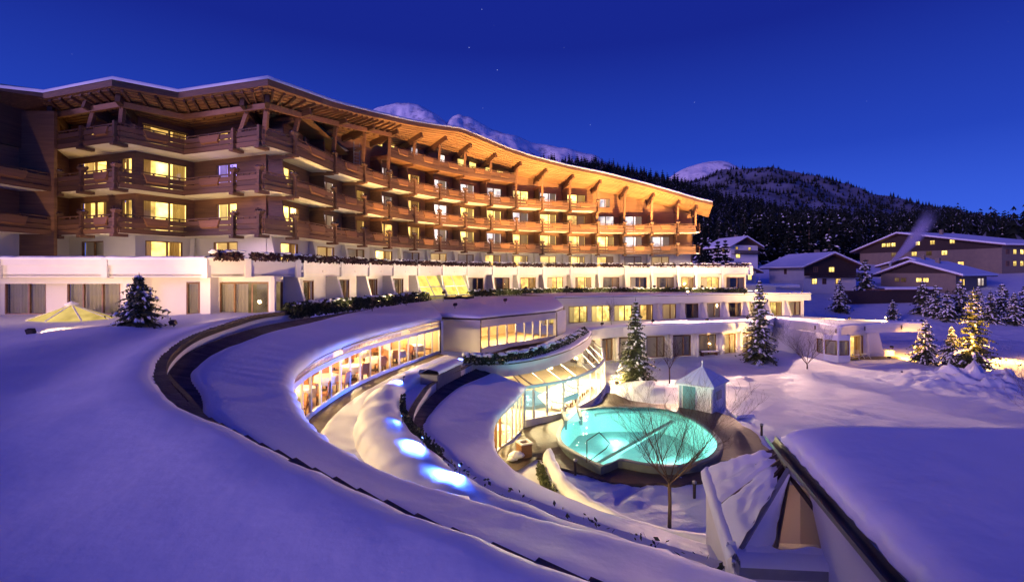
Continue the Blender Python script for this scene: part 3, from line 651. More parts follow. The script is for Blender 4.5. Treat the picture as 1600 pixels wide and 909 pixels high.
# glass front
GI = [q-((i-o).normalized()*.42) for q, o, i in zip(I1, O1, I1)]
g0, g1 = 1, 92
gp = resample([Vector((q.x,q.y,0)) for q in GI[g0:g1]], 23)
zf, zt = 3.12, 5.30
for i in range(22):
    a, b = gp[i], gp[i+1]; Mf, L = frame(b, a)
    MB().box(-.035,.035,-.05,.05,zf,4.80, M=Matrix.Translation((L/2,0,0))).build('mullion', M['white_metal'], rest, M=Mf)
    MB().box(-L/2,L/2,-.06,.06,zf-.1,zf+.14).build('sill', M['white_metal'], rest, M=Mf)
    MB().box(-L/2,L/2,-.08,.05,4.72,4.92).build('lintel', M['white_metal'], rest, M=Mf)
    MB().add([(-L/2+.035,0,zf+.14),(L/2-.035,0,zf+.14),(L/2-.035,0,4.72),(-L/2+.035,0,4.72)], [(0,1,2,3)]).build('pane', M['glass_room'], rest, M=Mf)
    MB().add([(-L/2+.02,.02,4.92),(L/2-.02,.02,4.92),(L/2-.02,.02,5.36),(-L/2+.02,.02,5.36)], [(0,1,2,3)]).build('upper_pane', M['sheer'], rest, M=Mf)
    if i not in (4,11):
        m = MB()
        for k in range(7): x = -L/2+L*(k+.5)/7; m.box(x-.035*L,x+.035*L,-.13,-.115,5.0,5.16)
        o = MB().box(-L/2,L/2,-.13,-.05,5.16,5.24).build('awning_box', M['white_metal'], rest, M=Mf); m.build('scallop', M['awning'] if 'awning' in M else M['plaster_w'], o)
for px, py0 in ((476,0),):
    q = GI[62]; d = (I1[62]-O1[62]).normalized(); b0 = Vector((q.x,q.y,0))+Vector((d.x,d.y,0))*.22
    m = MB(); m.tube([Vector((I1[62].x,I1[62].y,5.42)), b0+dz*5.15, b0+dz*3.1], .045, 8); m.build('downpipe', M['dark_metal'], rest)
q = I1[1]; m = MB(); m.tube([q-dz*.1, Vector((gp[0].x+.12,gp[0].y-.1,5.1)), Vector((gp[0].x+.12,gp[0].y-.1,3.1))], .045, 8); m.build('downpipe', M['dark_metal'], rest)
# inside: floor, back wall, ceiling, lamps
back = [q+outward(q)*6.2 for q in gp]
m = MB(); m.loft([[q+dz*3.06 for q in gp], [q+dz*3.06 for q in back]]); m.build('floor', M['floor_warm'], rest)
m = MB(); m.loft([[q+dz*3.05 for q in back], [q+dz*5.42 for q in back]]); m.build('back_wall', M['room_wall'], rest)
m = MB(); m.loft([[q+dz*5.40 for q in gp], [q+dz*5.42 for q in back]]); m.build('ceiling', M['room_wall'], rest)
for e_ in (0,-1): MB().loft([[gp[e_]+dz*3.05, back[e_]+dz*3.05], [gp[e_]+dz*5.42, back[e_]+dz*5.42]]).build('side_wall', M['room_wall'], rest)
def lamp_light(name, loc, energy, color, rad=.12, parent=None):
    l = bpy.data.lights.new(name, 'POINT'); l.energy = energy; l.color = color; l.shadow_soft_size = rad
    o = bpy.data.objects.new(name, l); col.objects.link(o); o.location = loc
    if parent is not None: o.parent = parent
    return o
def ceiling_lamp(loc, e_, label, drop=.35, r=.22, colr=(1.0,.68,.30), group=None):
    t = thing('pendant_lamp', label, 'lamp', loc, group=group)
    MB().tube([(0,0,0),(0,0,-drop)], .012, 6).build('cord', M['dark_metal'], t)
    MB().lathe([(.02,-drop+.1),(r*.7,-drop+.04),(r,-drop-.06),(r*.8,-drop-.1),(.01,-drop-.11)], seg=14).build('lamp_shade', M['lamp_warm'], t, True)
    lamp_light('pendant_light', (0,0,-drop-.3), e_, colr, .15, t); return t
for k in range(7):
    q = gp[int(1+k*3.1)]+outward(gp[int(1+k*3.1)])*(1.6+1.4*(k%2)); ceiling_lamp((q.x,q.y,5.4), 470, 'small glowing pendant lamp over the dining tables behind the curved glass', group='lamps over the dining tables')
# tables and chairs
m = MB(); m.lathe([(.55,.74),(.56,.70),(.60,.35),(.50,.33)], seg=14); m.lathe([(.001,.745),(.55,.74)], seg=14); TCLOTH = m.mesh('tablecloth_top', M['cloth_white'], True)
m = MB(); m.lathe([(.28,0.0),(.28,.03),(.05,.06),(.05,.7)], seg=10); TLEG = m.mesh('table_leg', M['dark_metal'])
m = MB(); m.box(-.24,.24,-.24,.24,.40,.48); CSEAT = m.mesh('seat', M['chair_red'])
m = MB(); m.hexa([(-.24,.18,.48),(.24,.18,.48),(.24,.24,.48),(-.24,.24,.48)], [(-.22,.26,.95),(.22,.26,.95),(.22,.31,.95),(-.22,.31,.95)]); CBACK = m.mesh('backrest', M['chair_red'])
CLEG = MB().box(-.02,.02,-.02,.02,0,.42).mesh('leg', M['wood'])
def chair(loc, rz, label, group):
    t = thing('dining_chair', label, 'chair', loc, rz, group); link('seat', CSEAT, t); link('backrest', CBACK, t)
    for x in (-.2,.2):
        for y in (-.2,.2): link('leg', CLEG, t, Matrix.Translation((x,y,0)))
    return t
for k in range(9):
    for row_ in range(2):
        i = 1+k*2.2; j = int(i); q = gp[j].lerp(gp[j+1], i-j)+outward(gp[j])*(1.15+2.3*row_)
        t = thing('dining_table', 'round table under white cloth beside the curved restaurant glass' if row_ == 0 else 'round table under white cloth in the inner row of the curved restaurant', 'table', (q.x,q.y,3.06), 0, 'dining tables near the glass' if row_ == 0 else 'dining tables in the inner row')
        link('table_top', TCLOTH, t); link('leg', TLEG, t)
        for a in (20,140,260) if row_ == 0 else (80,250):
            an = R(a+k*23); chair((q.x+.82*math.cos(an), q.y+.82*math.sin(an), 3.06), an-math.pi/2, 'red upholstered chair at a white clothed table by the curved glass' if row_ == 0 else 'red upholstered chair at a table of the inner row', 'chairs at the window tables' if row_ == 0 else 'chairs at the inner tables')

# flat roofed glazed room beyond the crescent, and the roof that links it to the hotel
lounge = thing('glazed_lounge', 'flat roofed lounge with white corner wall and tall lit windows above the hedge', 'building')
rp = [P(690,495,5.5), P(750,497,5.5), P(780,493.5,5.5), P(830,489,5.5), P(868,485,5.5), P(880,480,5.5)]
back_r = [P(668,472,5.85), Vector((-6.2,48,6.05)), Vector((-3.6,49.5,6.05)), Vector((-.8,49.8,6.05)), Vector((1.5,50.2,6.05)), Vector((4.2,50.6,6.05))]
m = MB(); m.loft([up(rp,-.28), rp, back_r, up(back_r,-.3)]); lr = m.build('roof', M['plaster_w'], lounge)
N2 = 60; ra, rb = resample(rp, N2), resample(back_r, N2); rows = []
for u, h, ov in ((0,-.05,.02),(0,.04,.08),(.004,.13,.05),(.02,.17,0),(.1,.2,0),(.3,.22,0),(.5,.22,0),(.7,.22,0),(.9,.2,0),(1,.2,0)):
    row = []
    for a, b in zip(ra, rb):
        p = a.lerp(b,u); dn = Vector((a.x-b.x,a.y-b.y,0)).normalized(); row.append(Vector((p.x,p.y,p.z+h+.05*fbm(p.x*.3,p.y*.3,9)))+dn*ov)
    rows.append(row)
m = MB(); m.loft(rows); m.build('roof_snow', M['snow'], lr, True)
gut = [Vector((q.x,q.y,5.42))+Vector((.03,-.1,0)) for q in rp]; MB().tube(gut, .06, 8).build('gutter', M['dark_metal'], lounge)
wl_ = [Vector((q.x,q.y,0)) for q in rp]
wall_with_hole(lounge, wl_[0]+Vector((.1,.15,0)), wl_[1]+Vector((0,.1,0)), 3.0, 5.3, M['plaster'])
wp = resample([q+Vector((-.05,.35,0)) for q in wl_[1:5]], 10)
for i in range(9):
    Mf, L = frame(wp[i], wp[i+1])
    MB().box(-.05,.05,-.06,.06,3.05,4.95, M=Matrix.Translation((-L/2,0,0))).build('mullion', M['white_metal'], lounge, M=Mf)
    MB().box(-L/2,L/2,-.1,.1,4.78,5.25).build('lintel', M['plaster'], lounge, M=Mf); MB().box(-L/2,L/2,-.08,.08,3.02,3.35).build('sill', M['white_metal'], lounge, M=Mf)
    MB().add([(-L/2+.05,0,3.35),(L/2-.05,0,3.35),(L/2-.05,0,4.78),(-L/2+.05,0,4.78)], [(0,1,2,3)]).build('pane', M['glass_room'], lounge, M=Mf)
Mf, L = frame(wp[-1], wl_[5]+Vector((.15,.3,0))); MB().box(-L/2,L/2,-.1,.1,3.0,5.25).build('corner_wall', M['plaster'], lounge, M=Mf)
bk = [q+Vector((-3.2,5.2,0)) for q in wp]
for nm, ro in (('floor',[[q+dz*3.04 for q in wp],[q+dz*3.04 for q in bk]]), ('back_wall',[[q+dz*3.0 for q in bk],[q+dz*5.3 for q in bk]]), ('ceiling',[[q+dz*5.22 for q in wp],[q+dz*5.24 for q in bk]])):
    MB().loft(ro).build(nm, M['room_wall'], lounge)
for k in (1,4,7):
    q = wp[k].lerp(bk[k], .4); ceiling_lamp((q.x,q.y,5.22), 480, 'round glowing pendant lamp inside the flat roofed lounge', .4, .3, group='lamps of the lounge')
q = wl_[1]+Vector((.06,-.02,0)); MB().tube([q+dz*5.35, q+dz*5.1, q+dz*3.1], .045, 8).build('downpipe', M['dark_metal'], lounge)
q = wl_[4]+Vector((.1,0,0)); MB().tube([q+dz*5.35, q+dz*5.0, q+dz*3.1], .045, 8).build('downpipe', M['dark_metal'], lounge)
sk = {}
for px, py in ((708,467),(727,466.5)):
    q = P(px,py,6.15); t = thing('roof_skylight', 'small lit skylight hatch set into the snowy lounge roof below the slanted glazing', 'skylight', q, R(-20), 'skylight hatches on the lounge roof')
    m = MB(); m.box(-.62,.62,-.75,-.65,0,.24); m.box(-.62,.62,.65,.75,0,.34); m.box(-.62,-.54,-.65,.65,0,.3); m.box(.54,.62,-.65,.65,0,.3); m.build('frame', M['dark_metal'], t)
    MB().add([(-.54,-.65,.2),(.54,-.65,.2),(.54,.65,.3),(-.54,.65,.3)], [(0,1,2,3)]).build('pane', M['room_warm'], t)

# ------------------------------------------------------------------ restaurant terrace, snow covered hedge with blue lamps
MC = [Vector((-0.4,31.2,3.2)), Vector((-3.0,28.6,3.2)), Vector((-4.75,25.2,3.2)), Vector((-5.35,21.5,3.2)), Vector((-4.75,17.6,3.2)), Vector((-3.75,14.9,3.2))]+[A(a,27.0,3.2) for a in (-46,-52,-58,-64,-72)]
MC = spline(MC, 110)
gfull = [Vector((q.x,q.y,0)) for q in GI[1:]]
tI = resample(gfull, 110); rows = []
CAPZ = 3.40
C2 = [P(x,y,CAPZ) for x,y in [(742,566),(720,577.6),(677,599),(659,619),(645,643),(642,663),(646,678)]]+[A(a,25.75,CAPZ) for a in (-44,-50,-56,-62,-69,-76)]
C2 = spline(C2, 110)
m = MB(); rows = []
for u in (0,.20,.215,.235,.27,.34,.5,.75,1):
    row = []
    for k in range(110):
        p = tI[k].lerp(Vector((C2[k].x,C2[k].y,0)), u); u += .03*fbm(k*.35,0,5) if .1 < u < .5 else 0; p = tI[k].lerp(Vector((C2[k].x,C2[k].y,0)), u); h = -.06+.20*smooth((u-.19)/.07); row.append(Vector((p.x,p.y,3.09+h+(.04*fbm(p.x*.8,p.y*.8,2) if u > .2 else 0))))
    rows.append(row)
m.loft(rows[1:]); tag(m.build('terrace_snow', M['snow'], None, True), kind='structure')
m = MB(); m.loft([[q+dz*3.08 for q in tI], [Vector((a.x*.6+c.x*.4,a.y*.6+c.y*.4,3.08)) for a, c in zip(tI, C2)]]); tag(m.build('terrace_floor', M['paving'], None), kind='structure')
mound = thing('snow_covered_hedge', 'waist high curved hedge buried under thick rippled snow with blue lamps between two roofs', 'hedge')
prof = [(-.95,-.08),(-.9,.25),(-.78,.55),(-.55,.80),(-.25,.93),(.05,.97),(.35,.9),(.55,.72),(.66,.45),(.72,.1),(.74,-.1)]
rows = []
for o, h in prof:
    row = []
    for k, q in enumerate(MC):
        n = -outward(q); f = k/109; hh = interp(f,[0,.08,.2,.32,.4,.6,1],[.25,.42,.42,.62,.95,.80,.38]); ww = interp(f,[0,.3,.45,1],[.75,.85,1.05,1.0])
        rip = 1+.035*math.sin(k*1.15+1.5*fbm(k*.2,0,4))+.10*fbm(k*.16,o,6)+.03*fbm(k*.7,o*3,2)
        p = q+n*(o*ww*(1+.08*fbm(k*.3,o,8))); row.append(Vector((p.x,p.y,3.2+h*hh*rip*.97)))
    rows.append(row)
m = MB(); m.loft(rows); m.build('snow_cover', M['snow'], mound, True)
rl = random.Random(8); m = MB(); pts = []
for _ in range(2600):
    k = rl.uniform(44,66); j = int(k); q = MC[j].lerp(MC[j+1],k-j); n = -outward(q); o = .70+rl.uniform(-.03,.16)
    p = q+n*o; pts.append((p.x,p.y,3.25+rl.uniform(-.1,.62)))
for _ in range(120):
    k = rl.uniform(66,108); j = int(k); q = MC[j].lerp(MC[j+1],k-j); n = -outward(q); p = q+n*(.5+rl.uniform(0,.2)); hh_ = interp(k/109,[.4,.6,1],[.95,.80,.38]); pts.append((p.x,p.y,3.2+hh_*rl.uniform(.72,.98)))
leaf_quads(m, pts, .06, rl); m.build('foliage', M['leaf'], mound)
BLUE = (.05,.14,1.0)
def blue_lamp(loc, aim, e_, label, ang=100):
    t = thing('blue_spotlight', label, 'lamp', loc, group='blue lamps along the snow covered hedge')
    d = (Vector(aim)-Vector(loc)).normalized(); Mq = d.to_track_quat('-Z','Y').to_matrix().to_4x4()
    MB().lathe([(.0,.07),(.03,.07),(.04,.02),(.04,-.02),(.034,-.02)], seg=12).build('housing', M['dark_metal'], t, True, Mq)
    MB().lathe([(.0,-.015),(.034,-.015)], seg=12).build('lens', M['lamp_blue'], t, False, Mq)
    MB().tube([(0,0,0),(0,0,-.32)], .015, 6).build('stake', M['dark_metal'], t)
    l = bpy.data.lights.new('blue_light','SPOT'); l.energy = e_*1.6; l.color = BLUE; l.spot_size = R(152); l.spot_blend = .9; l.shadow_soft_size = .05
    o = bpy.data.objects.new('blue_light', l); col.objects.link(o); o.parent = t; o.matrix_local = Mq @ Matrix.Translation((0,0,-.06))
def mound_pt(px, py, z): return P(px,py,z)
for px, py, e_, lab in ((630,702,1300,'blue spotlight glowing on the steep hedge snow nearest the foreground roof'),(690,738,1400,'blue spotlight glowing on the hedge snow above the narrow lower roof'),(622,594,700,'blue spotlight on the snow mound beside the dining glass'),(714,556,220,'blue spotlight above the grey ventilation box'),(676,572,150,'blue spotlight on the low snow ridge beside the ventilation box'),(634,640,25,'blue spotlight tucked behind the bared hedge foliage')):
    kq = min(range(4,108), key=lambda k_: (px_of(MC[k_])-px)**2+(PCY+F*(H-4.0)/MC[k_].y-py)**2); q = MC[kq]; d = outward(q); hh_ = interp(kq/109,[0,.08,.2,.32,.4,.6,1],[.25,.42,.42,.62,.95,.80,.38])
    loc = Vector((q.x,q.y,3.2+.86*hh_+.20))-d*.42; aim = q+d*.55+dz*.62*hh_
    blue_lamp(loc, aim, e_, lab, 120)

vent = thing('ventilation_box', 'grey louvred ventilation box with snow on top beside the lower roof', 'vent')
a, b = P(683,600,3.3), P(720,581,3.3); Mf, L = frame(a, b, 2.95)
MB().box(-L/2,L/2,0,.9,0,.78).build('casing', M['grey_metal'], vent, M=Mf)
for k in range(9): MB().hexa([(-L/2+.06,-.05,.07+.075*k),(L/2-.06,-.05,.07+.075*k),(L/2-.06,.0,.09+.075*k),(-L/2+.06,.0,.09+.075*k)], [(-L/2+.06,-.05,.085+.075*k),(L/2-.06,-.05,.085+.075*k),(L/2-.06,.0,.125+.075*k),(-L/2+.06,.0,.125+.075*k)]).build('louvre', M['grey_metal'], vent, M=Mf)
MB().box(-L/2-.04,L/2+.04,-.08,.94,.78,.83).build('lid', M['dark_metal'], vent, M=Mf)
m = MB(); m.loft([[Vector((lerp(-L/2-.06,L/2+.06,k/10), y, .82+h+.03*fbm(k*.5,y,3))) for k in range(11)] for y, h in ((-.1,0),(-.13,.08),(-.02,.17),(.4,.22),(.9,.2),(1.0,0))]); m.build('snow_cap', M['snow'], vent, True, Mf)

# ------------------------------------------------------------------ lower ring: roof over the pool wing
low = thing('pool_wing', 'lower curved wing with snow covered roof and lit glass front towards the pool', 'building')
O2 = [P(x,y,3.02) for x,y in [(746,577),(698.6,601),(669,625),(651,649),(647,663),(651,676)]]+[A(a,25.55,3.02) for a in (-46,-52,-58,-64,-70,-76)]
I2 = [low_(P(x,y,2.35 if y < 690 else 2.48),2.3) for x,y in [(819.5,605.5),(797.6,631),(776,653),(770,667),(770,687),(776,704.6),(785.8,718),(803,736),(838,759),(872,775.6),(909,791.8),(965,810),(1011,828.7),(1069,845),(1106,856)]]
O2, I2 = spline(O2, 110), spline(I2, 110)
m = MB(); m.loft([[shift(q,-.3) for q in O2], O2, I2, [shift(q,-.14) for q in I2]]); roof2 = m.build('roof', M['shingle'], low)
roof_snow(O2, I2, lambda k: interp(k/110,[0,.04,.12,.2,.3,.36,.4,1],[.9,.85,.7,.62,.55,.4,.1,0]), .2, roof2, 4, .005)
m = MB(); w0 = [Vector((q.x,q.y,CAPZ)) for q in C2]
m.loft([[shift(q,-.55,-.03) for q in w0],[shift(q,-.02,-.03) for q in w0],[shift(q,-.02,.25) for q in w0],[shift(q,-.55,.25) for q in w0]]); m.build('parapet', M['plaster_w'], low)
for k in range(0, 44):
    a, b = w0[k], w0[k+1].lerp(w0[k], .06); m = MB(); m.hexa([shift(a,-.01,-.09),shift(b,-.01,-.09),shift(b,-.01,.16),shift(a,-.01,.16)], [shift(a,.05,-.09),shift(b,.03,-.09),shift(b,.03,.16),shift(a,.05,.16)]); m.build('coping_tile', M['shingle'], low)
shingles(O2, I2, 0, 42, .95, 1.3, low)
m = MB(); m.bar(O2[0], I2[0], .1, .14); m.build('barge_board', M['dark_metal'], low)
# glass under its eaves
gl = spline([Vector(q) for q in ((.62,26.7,0),(.05,25.0,0),(-.69,23.4,0),(-1.25,20.8,0),(-1.25,17.8,0),(-.1,14.9,0),(1.5,12.2,0),(3.9,9.9,0))], 30)
for i in range(29):
    Mf, L = frame(gl[i+1], gl[i])
    MB().box(-.05,.05,-.05,.05,.05,2.2, M=Matrix.Translation((L/2,0,0))).build('mullion', M['win_frame'] if i > 4 else M['white_metal'], low, M=Mf)
    MB().add([(-L/2+.05,0,.1),(L/2-.05,0,.1),(L/2-.05,0,2.15),(-L/2+.05,0,2.15)], [(0,1,2,3)]).build('pane', M['glass_room'], low, M=Mf)
    MB().box(-L/2,L/2,-.06,.06,.0,.12).build('sill', M['white_metal'], low, M=Mf); MB().box(-L/2,L/2,-.06,.06,2.1,2.3).build('lintel', M['white_metal'], low, M=Mf)
bk = [q+outward(q)*3.4 for q in gl]
for nm, ro, mt in (('floor',[[q+dz*.04 for q in gl],[q+dz*.04 for q in bk]],'floor_warm'), ('back_wall',[[q for q in bk],[q+dz*2.25 for q in bk]],'room_wall'), ('ceiling',[[q+dz*2.24 for q in gl],[q+dz*2.25 for q in bk]],'room_wall')):
    MB().loft(ro).build(nm, M[mt], low)
for k in (4,9,14,19,24):
    q = gl[k].lerp(bk[k],.45); ceiling_lamp((q.x,q.y,2.24), 600, 'small glowing ceiling lamp inside the lower pool wing', .08, .2, (1.0,.72,.28), group='lamps of the lower pool wing')

# conservatory of the indoor pool
pool_hall = thing('pool_conservatory', 'round white indoor pool conservatory with sloped and upright lit glass panes', 'building')
ED = spline([P(x,y,2.28) for x,y in [(819.5,605.5),(855,600),(879,596),(908.5,586.5),(932,574.6),(945,560)]]+[Vector((7.6,39.5,2.28)), Vector((7.4,43,2.28))], 60)
FT = spline([P(x,y,3.35) for x,y in [(735,569),(770,569.5),(800,569),(850,560),(890,547),(915,532),(924,520)]]+[Vector((7.0,45.5,3.35))], 60)
FTb = [Vector((q.x,q.y,2.66)) for q in FT]
m = MB(); m.loft([FTb, up(FTb,.69), [shift(q,0,.3) for q in up(FTb,.69)], [shift(q,0,.3) for q in FTb]]); m.build('parapet', M['plaster_w'], pool_hall)
MB().loft([[shift(q,-.0,-.05) for q in FT],[shift(q,.07,-.05) for q in FT],[shift(q,.07,.1) for q in FT]]).build('coping', M['dark_metal'], pool_hall)
m = MB(); m.loft([[shift(q,.05+h+.03*fbm(q.x,q.y,h*9),o) for q in FT] for o, h in ((-.02,.0),(-.03,.07),(.1,.12),(.5,.14),(1.2,.12),(2.6,.05))]); m.build('parapet_snow', M['snow'], pool_hall, True)
def near_pt(cv, px): return min(cv, key=lambda q: abs(px_of(q)-px) + (1e3 if q.y > 46 else 0))
pxs = [819.5,831,854,879,903.5,922,931,939,944.5]
bot = [near_pt(ED, p) for p in pxs]+[ED[-9], ED[-1]]
topm = [near_pt(FTb, p) for p in (803,812,832,852,876,896,908,916,921)]+[FTb[-8], FTb[-1]]
for i in range(len(bot)-1):
    a, b, c, d = bot[i], bot[i+1], topm[i+1], topm[i]
    MB().bar(a, d, .05, .07).build('rafter_bar', M['grey_metal'], pool_hall)
    MB().add([a.lerp(b,.03), b.lerp(a,.03), c.lerp(d,.03), d.lerp(c,.03)], [(0,1,2,3)]).build('sloped_pane', M['glass_room'], pool_hall)
    MB().bar(a, b, .14, .16).build('eaves_beam', M['white_metal'], pool_hall)
    Mf, L = frame(a, b); zb = .5
    MB().box(-.05,.05,-.05,.05,.1,2.25, M=Matrix.Translation((-L/2,0,0))).build('mullion', M['white_metal'], pool_hall, M=Mf)
    if i == 3: zb = 1.35; MB().box(-L/2+.05,L/2-.05,-.04,.04,1.0,1.35).build('channel_panel', M['white_metal'], pool_hall, M=Mf); MB().add([(-L/2+.05,.02,.5),(L/2-.05,.02,.5),(L/2-.05,.02,1.0),(-L/2+.05,.02,1.0)],[(0,1,2,3)]).build('channel_pane', M['glass'], pool_hall, M=Mf)
    else: MB().box(-L/2,L/2,-.12,.12,0,.5).build('plinth', M['plaster_w'], pool_hall, M=Mf)
    MB().add([(-L/2+.05,0,zb),(L/2-.05,0,zb),(L/2-.05,0,2.2),(-L/2+.05,0,2.2)], [(0,1,2,3)]).build('pane', M['glass_room'], pool_hall, M=Mf)
ins = [Vector((q.x,q.y,0)) for q in resample(bot, 20)]; inb = [q+Vector((-6.5,5.0,0)) for q in ins]
for nm, ro, mt in (('floor',[[q+dz*.05 for q in ins],[q+dz*.05 for q in inb]],'tile_light'), ('back_wall',[[q for q in inb],[q+dz*2.7 for q in inb]],'room_wall'), ('ceiling',[[Vector((q.x,q.y,2.64)) for q in resample(topm,20)],[q+dz*2.66 for q in inb]],'room_wall')):
    MB().loft(ro).build(nm, M[mt] if mt in M else M['slab_white'], pool_hall)
ipw = [P(822,640,.3)+Vector((.3,.7,0)), P(876,628,.3)+Vector((.2,.8,0)), Vector((1.5,34.5,.3)), Vector((-3.5,32,.3))]
MB().add(ipw, [(0,1,2,3)]).build('indoor_water_glow', M['indoor_water_glow'] if 'indoor_water_glow' in M else M['glass'], pool_hall)
for loc in ((.2,30.2),(2.5,31.2),(4.6,34.6),(5.7,38.5),(-2.0,32.5)):
    ceiling_lamp((loc[0],loc[1],2.62), 1300, 'glowing ceiling lamp inside the round pool conservatory', .06, .16, (1.0,.80,.42), group='lamps of the pool conservatory')
# two rows of loungers behind the glass
m = MB(); m.hexa([(-.3,-.9,.28),(.3,-.9,.28),(.3,.3,.30),(-.3,.3,.30)], [(-.3,-.9,.36),(.3,-.9,.36),(.3,.3,.38),(-.3,.3,.38)]); m.hexa([(-.3,.3,.30),(.3,.3,.30),(.3,.95,.75),(-.3,.95,.75)], [(-.3,.24,.38),(.3,.24,.38),(.3,.89,.83),(-.3,.89,.83)]); LB = m.mesh('mattress', M['cloth_white'])
LL = MB().box(-.03,.03,-.03,.03,0,.3).mesh('leg', M['wood_light'])
for k in range(7):
    q = bot[4].lerp(bot[8], k/6.5); q = Vector((q.x,q.y,.05))+Vector((-1.5,.7,0)); t = thing('lounger', 'white padded lounger standing inside the round pool conservatory', 'lounger', q, R(50+k*4), 'loungers in the conservatory')
    link('mattress', LB, t)
    for x in (-.26,.26):
        for y in (-.8,.25): link('leg', LL, t, Matrix.Translation((x,y,0)))

# ------------------------------------------------------------------ right hand terraces of the hotel
E2 = [Vector((3.7,50.4,0)), Vector((9.0,52.4,0)), Vector((14.4,54.2,0)), Vector((20.5,56.3,0)), Vector((26.5,58.2,0)), Vector((32.5,59.8,0)), Vector((38.0,61.0,0))]
for i in range(len(E2)-1):
    Mf, L = frame(E2[i], E2[i+1])
    o = MB().box(-L/2,L/2,0,.25,5.2,6.0).build('terrace_fascia', M['plaster'], hotel, M=Mf); MB().box(-L/2,L/2,-.06,.2,6.0,6.06).build('drip_edge', M['dark_metal'], o)
bk2 = [A(f,33.0) for f in (58,68,79,90,101,111)]+[Vector((39,66,0))]
NR = 40; ra, rb = resample(E2, NR), resample(bk2, NR)
m = MB(); m.loft([[q+dz*5.25 for q in ra], [q+dz*5.25 for q in rb]]); m.build('terrace_slab', M['slab_white'], hotel)
rows = []
for u, h, ov in ((0,6.04,.05),(0,6.12,.1),(.01,6.2,.03),(.05,6.24,0),(.2,6.25,0),(.5,6.25,0),(1,6.25,0)):
    rows.append([Vector((p.x,p.y,h+.05*fbm(p.x*.4,p.y*.4,3)))+Vector((.3,-.95,0))*ov for p in [a.lerp(b,u) for a, b in zip(ra, rb)]])
m = MB(); m.loft(rows); m.build('terrace_snow', M['snow'], hotel, True)
W1 = offset(E2, 1.1); code1 = 'bbkkw-'
for i in range(len(W1)-1):
    a, b = W1[i], W1[i+1]; n = 2
    for k in range(n):
        qa, qb = a.lerp(b,k/n), a.lerp(b,(k+1)/n); L = (qb-qa).length; c = 'bbbbwwkdkwbk'[i*2+k] if i < 6 else 'k'
        w = L-.5 if i < 2 else min(1.9, L-1.0)
        o, Mf, L = wall_with_hole(hotel, qa, qb, 3.0, 5.25, M['plaster'], (-w/2,w/2,3.2,5.0))
        window(hotel, Mf @ Matrix.Translation((0,0,3.2)), w, 1.8, c, 2, 3 if i < 2 else k)
    if i > 1:
        for q in (a, a.lerp(b,.5)): fin(q, Vector((-.3,.95,0)).normalized(), 3.0, 5.2, .2, 1.0)
wall_with_hole(hotel, W1[-1], W1[-1]+Vector((-.4,6,0)), 3.0, 5.25, M['plaster'], name='end_wall')
E1 = [Vector((7.0,44.0,0)), Vector((10.8,46.6,0)), Vector((16.5,48.2,0)), Vector((22.4,49.6,0)), Vector((27.4,51.4,0)), Vector((29.8,54.6,0))]
for i in range(len(E1)-1):
    Mf, L = frame(E1[i], E1[i+1]); MB().box(-L/2,L/2,0,.25,2.55,3.45).build('terrace_fascia', M['plaster_w'], hotel, M=Mf)
rb = resample([Vector((4.0,48.5,0))]+W1[1:], NR); ra = resample(E1, NR); rows = []
for u, h, ov in ((0,3.42,.05),(0,3.5,.1),(.02,3.62,.03),(.08,3.66,0),(.3,3.5,0),(.6,3.3,0),(1,3.25,0)):
    rows.append([Vector((p.x,p.y,h+.07*fbm(p.x*.6,p.y*.6,7)))+Vector((.3,-.95,0))*ov for p in [a.lerp(b,u) for a, b in zip(ra, rb)]])
m = MB(); m.loft(rows); m.build('terrace_snow', M['snow'], hotel, True)
m = MB(); m.loft([[q+dz*2.57 for q in ra], [q+dz*2.57 for q in rb]]); m.build('terrace_slab', M['slab_white'], hotel)
W0 = offset(E1, 1.3)
for i in range(len(W0)-1):
    a, b = W0[i], W0[i+1]; n = 2 if (b-a).length > 3 else 1
    for k in range(n):
        qa, qb = a.lerp(b,k/n), a.lerp(b,(k+1)/n); L = (qb-qa).length; w = min(2.1, L-.6); c = ['k','k','k','d','k','d','w','w','k','k'][i*2+k]
        o, Mf, L = wall_with_hole(hotel, qa, qb, 0, 2.6, M['plaster'], (-w/2,w/2,.08,2.25)); window(hotel, Mf @ Matrix.Translation((0,0,.08)), w, 2.15, c, 2, 1)
        MB().box(-.14,.14,-.5,.0,0,2.6, M=Matrix.Translation((-L/2,0,0))).build('pilaster', M['plaster'], hotel, M=Mf)

# ------------------------------------------------------------------ ground
BANKS = [(P(1010,612,.0),2.2,.75),(P(1470,600,0),4.0,.7),(P(1530,600,0),3.0,.42),(P(1440,478,2.2),5.0,2.3),(P(1230,520,1.0),4,.3),(P(1560,600,0),2.6,.3),(P(1185,560,0),3.0,.45),(P(930,600,0),1.2,.25)]
PC = P(996,683,.35); 
pool_px = [(904,642),(935,638.5),(969,637.5),(1035,640),(1079,655),(1111.6,679),(1120,699),(1100.6,718),(1057,727),(1013,725),(985,720),(973,717.6),(968,717.2),(965,718.4),(949,727.4),(945,728.8),(940,727.4),(917,716),(884,696.6),(876,679),(886,660)]
pool_w = [P(x,y,.35) for x,y in pool_px]
def in_poly(x, y, poly):
    r = False; j = len(poly)-1
    for i in range(len(poly)):
        if (poly[i].y > y) != (poly[j].y > y) and x < (poly[j].x-poly[i].x)*(y-poly[i].y)/(poly[j].y-poly[i].y)+poly[i].x: r = not r
        j = i
    return r
TRAILS = []
for tp in ([(1128,602),(1240,624),(1330,644),(1400,658),(1540,688)],[(1150,640),(1165,655),(1190,668)],[(1000,620),(1060,604),(1130,602)],[(960,785),(985,768),(1005,755)],[(1240,640),(1330,662),(1420,690)]):
    tw = [P(x,y,0) for x,y in tp]; TRAILS += [((a.x,a.y),(b.x,b.y)) for a, b in zip(tw,tw[1:])]
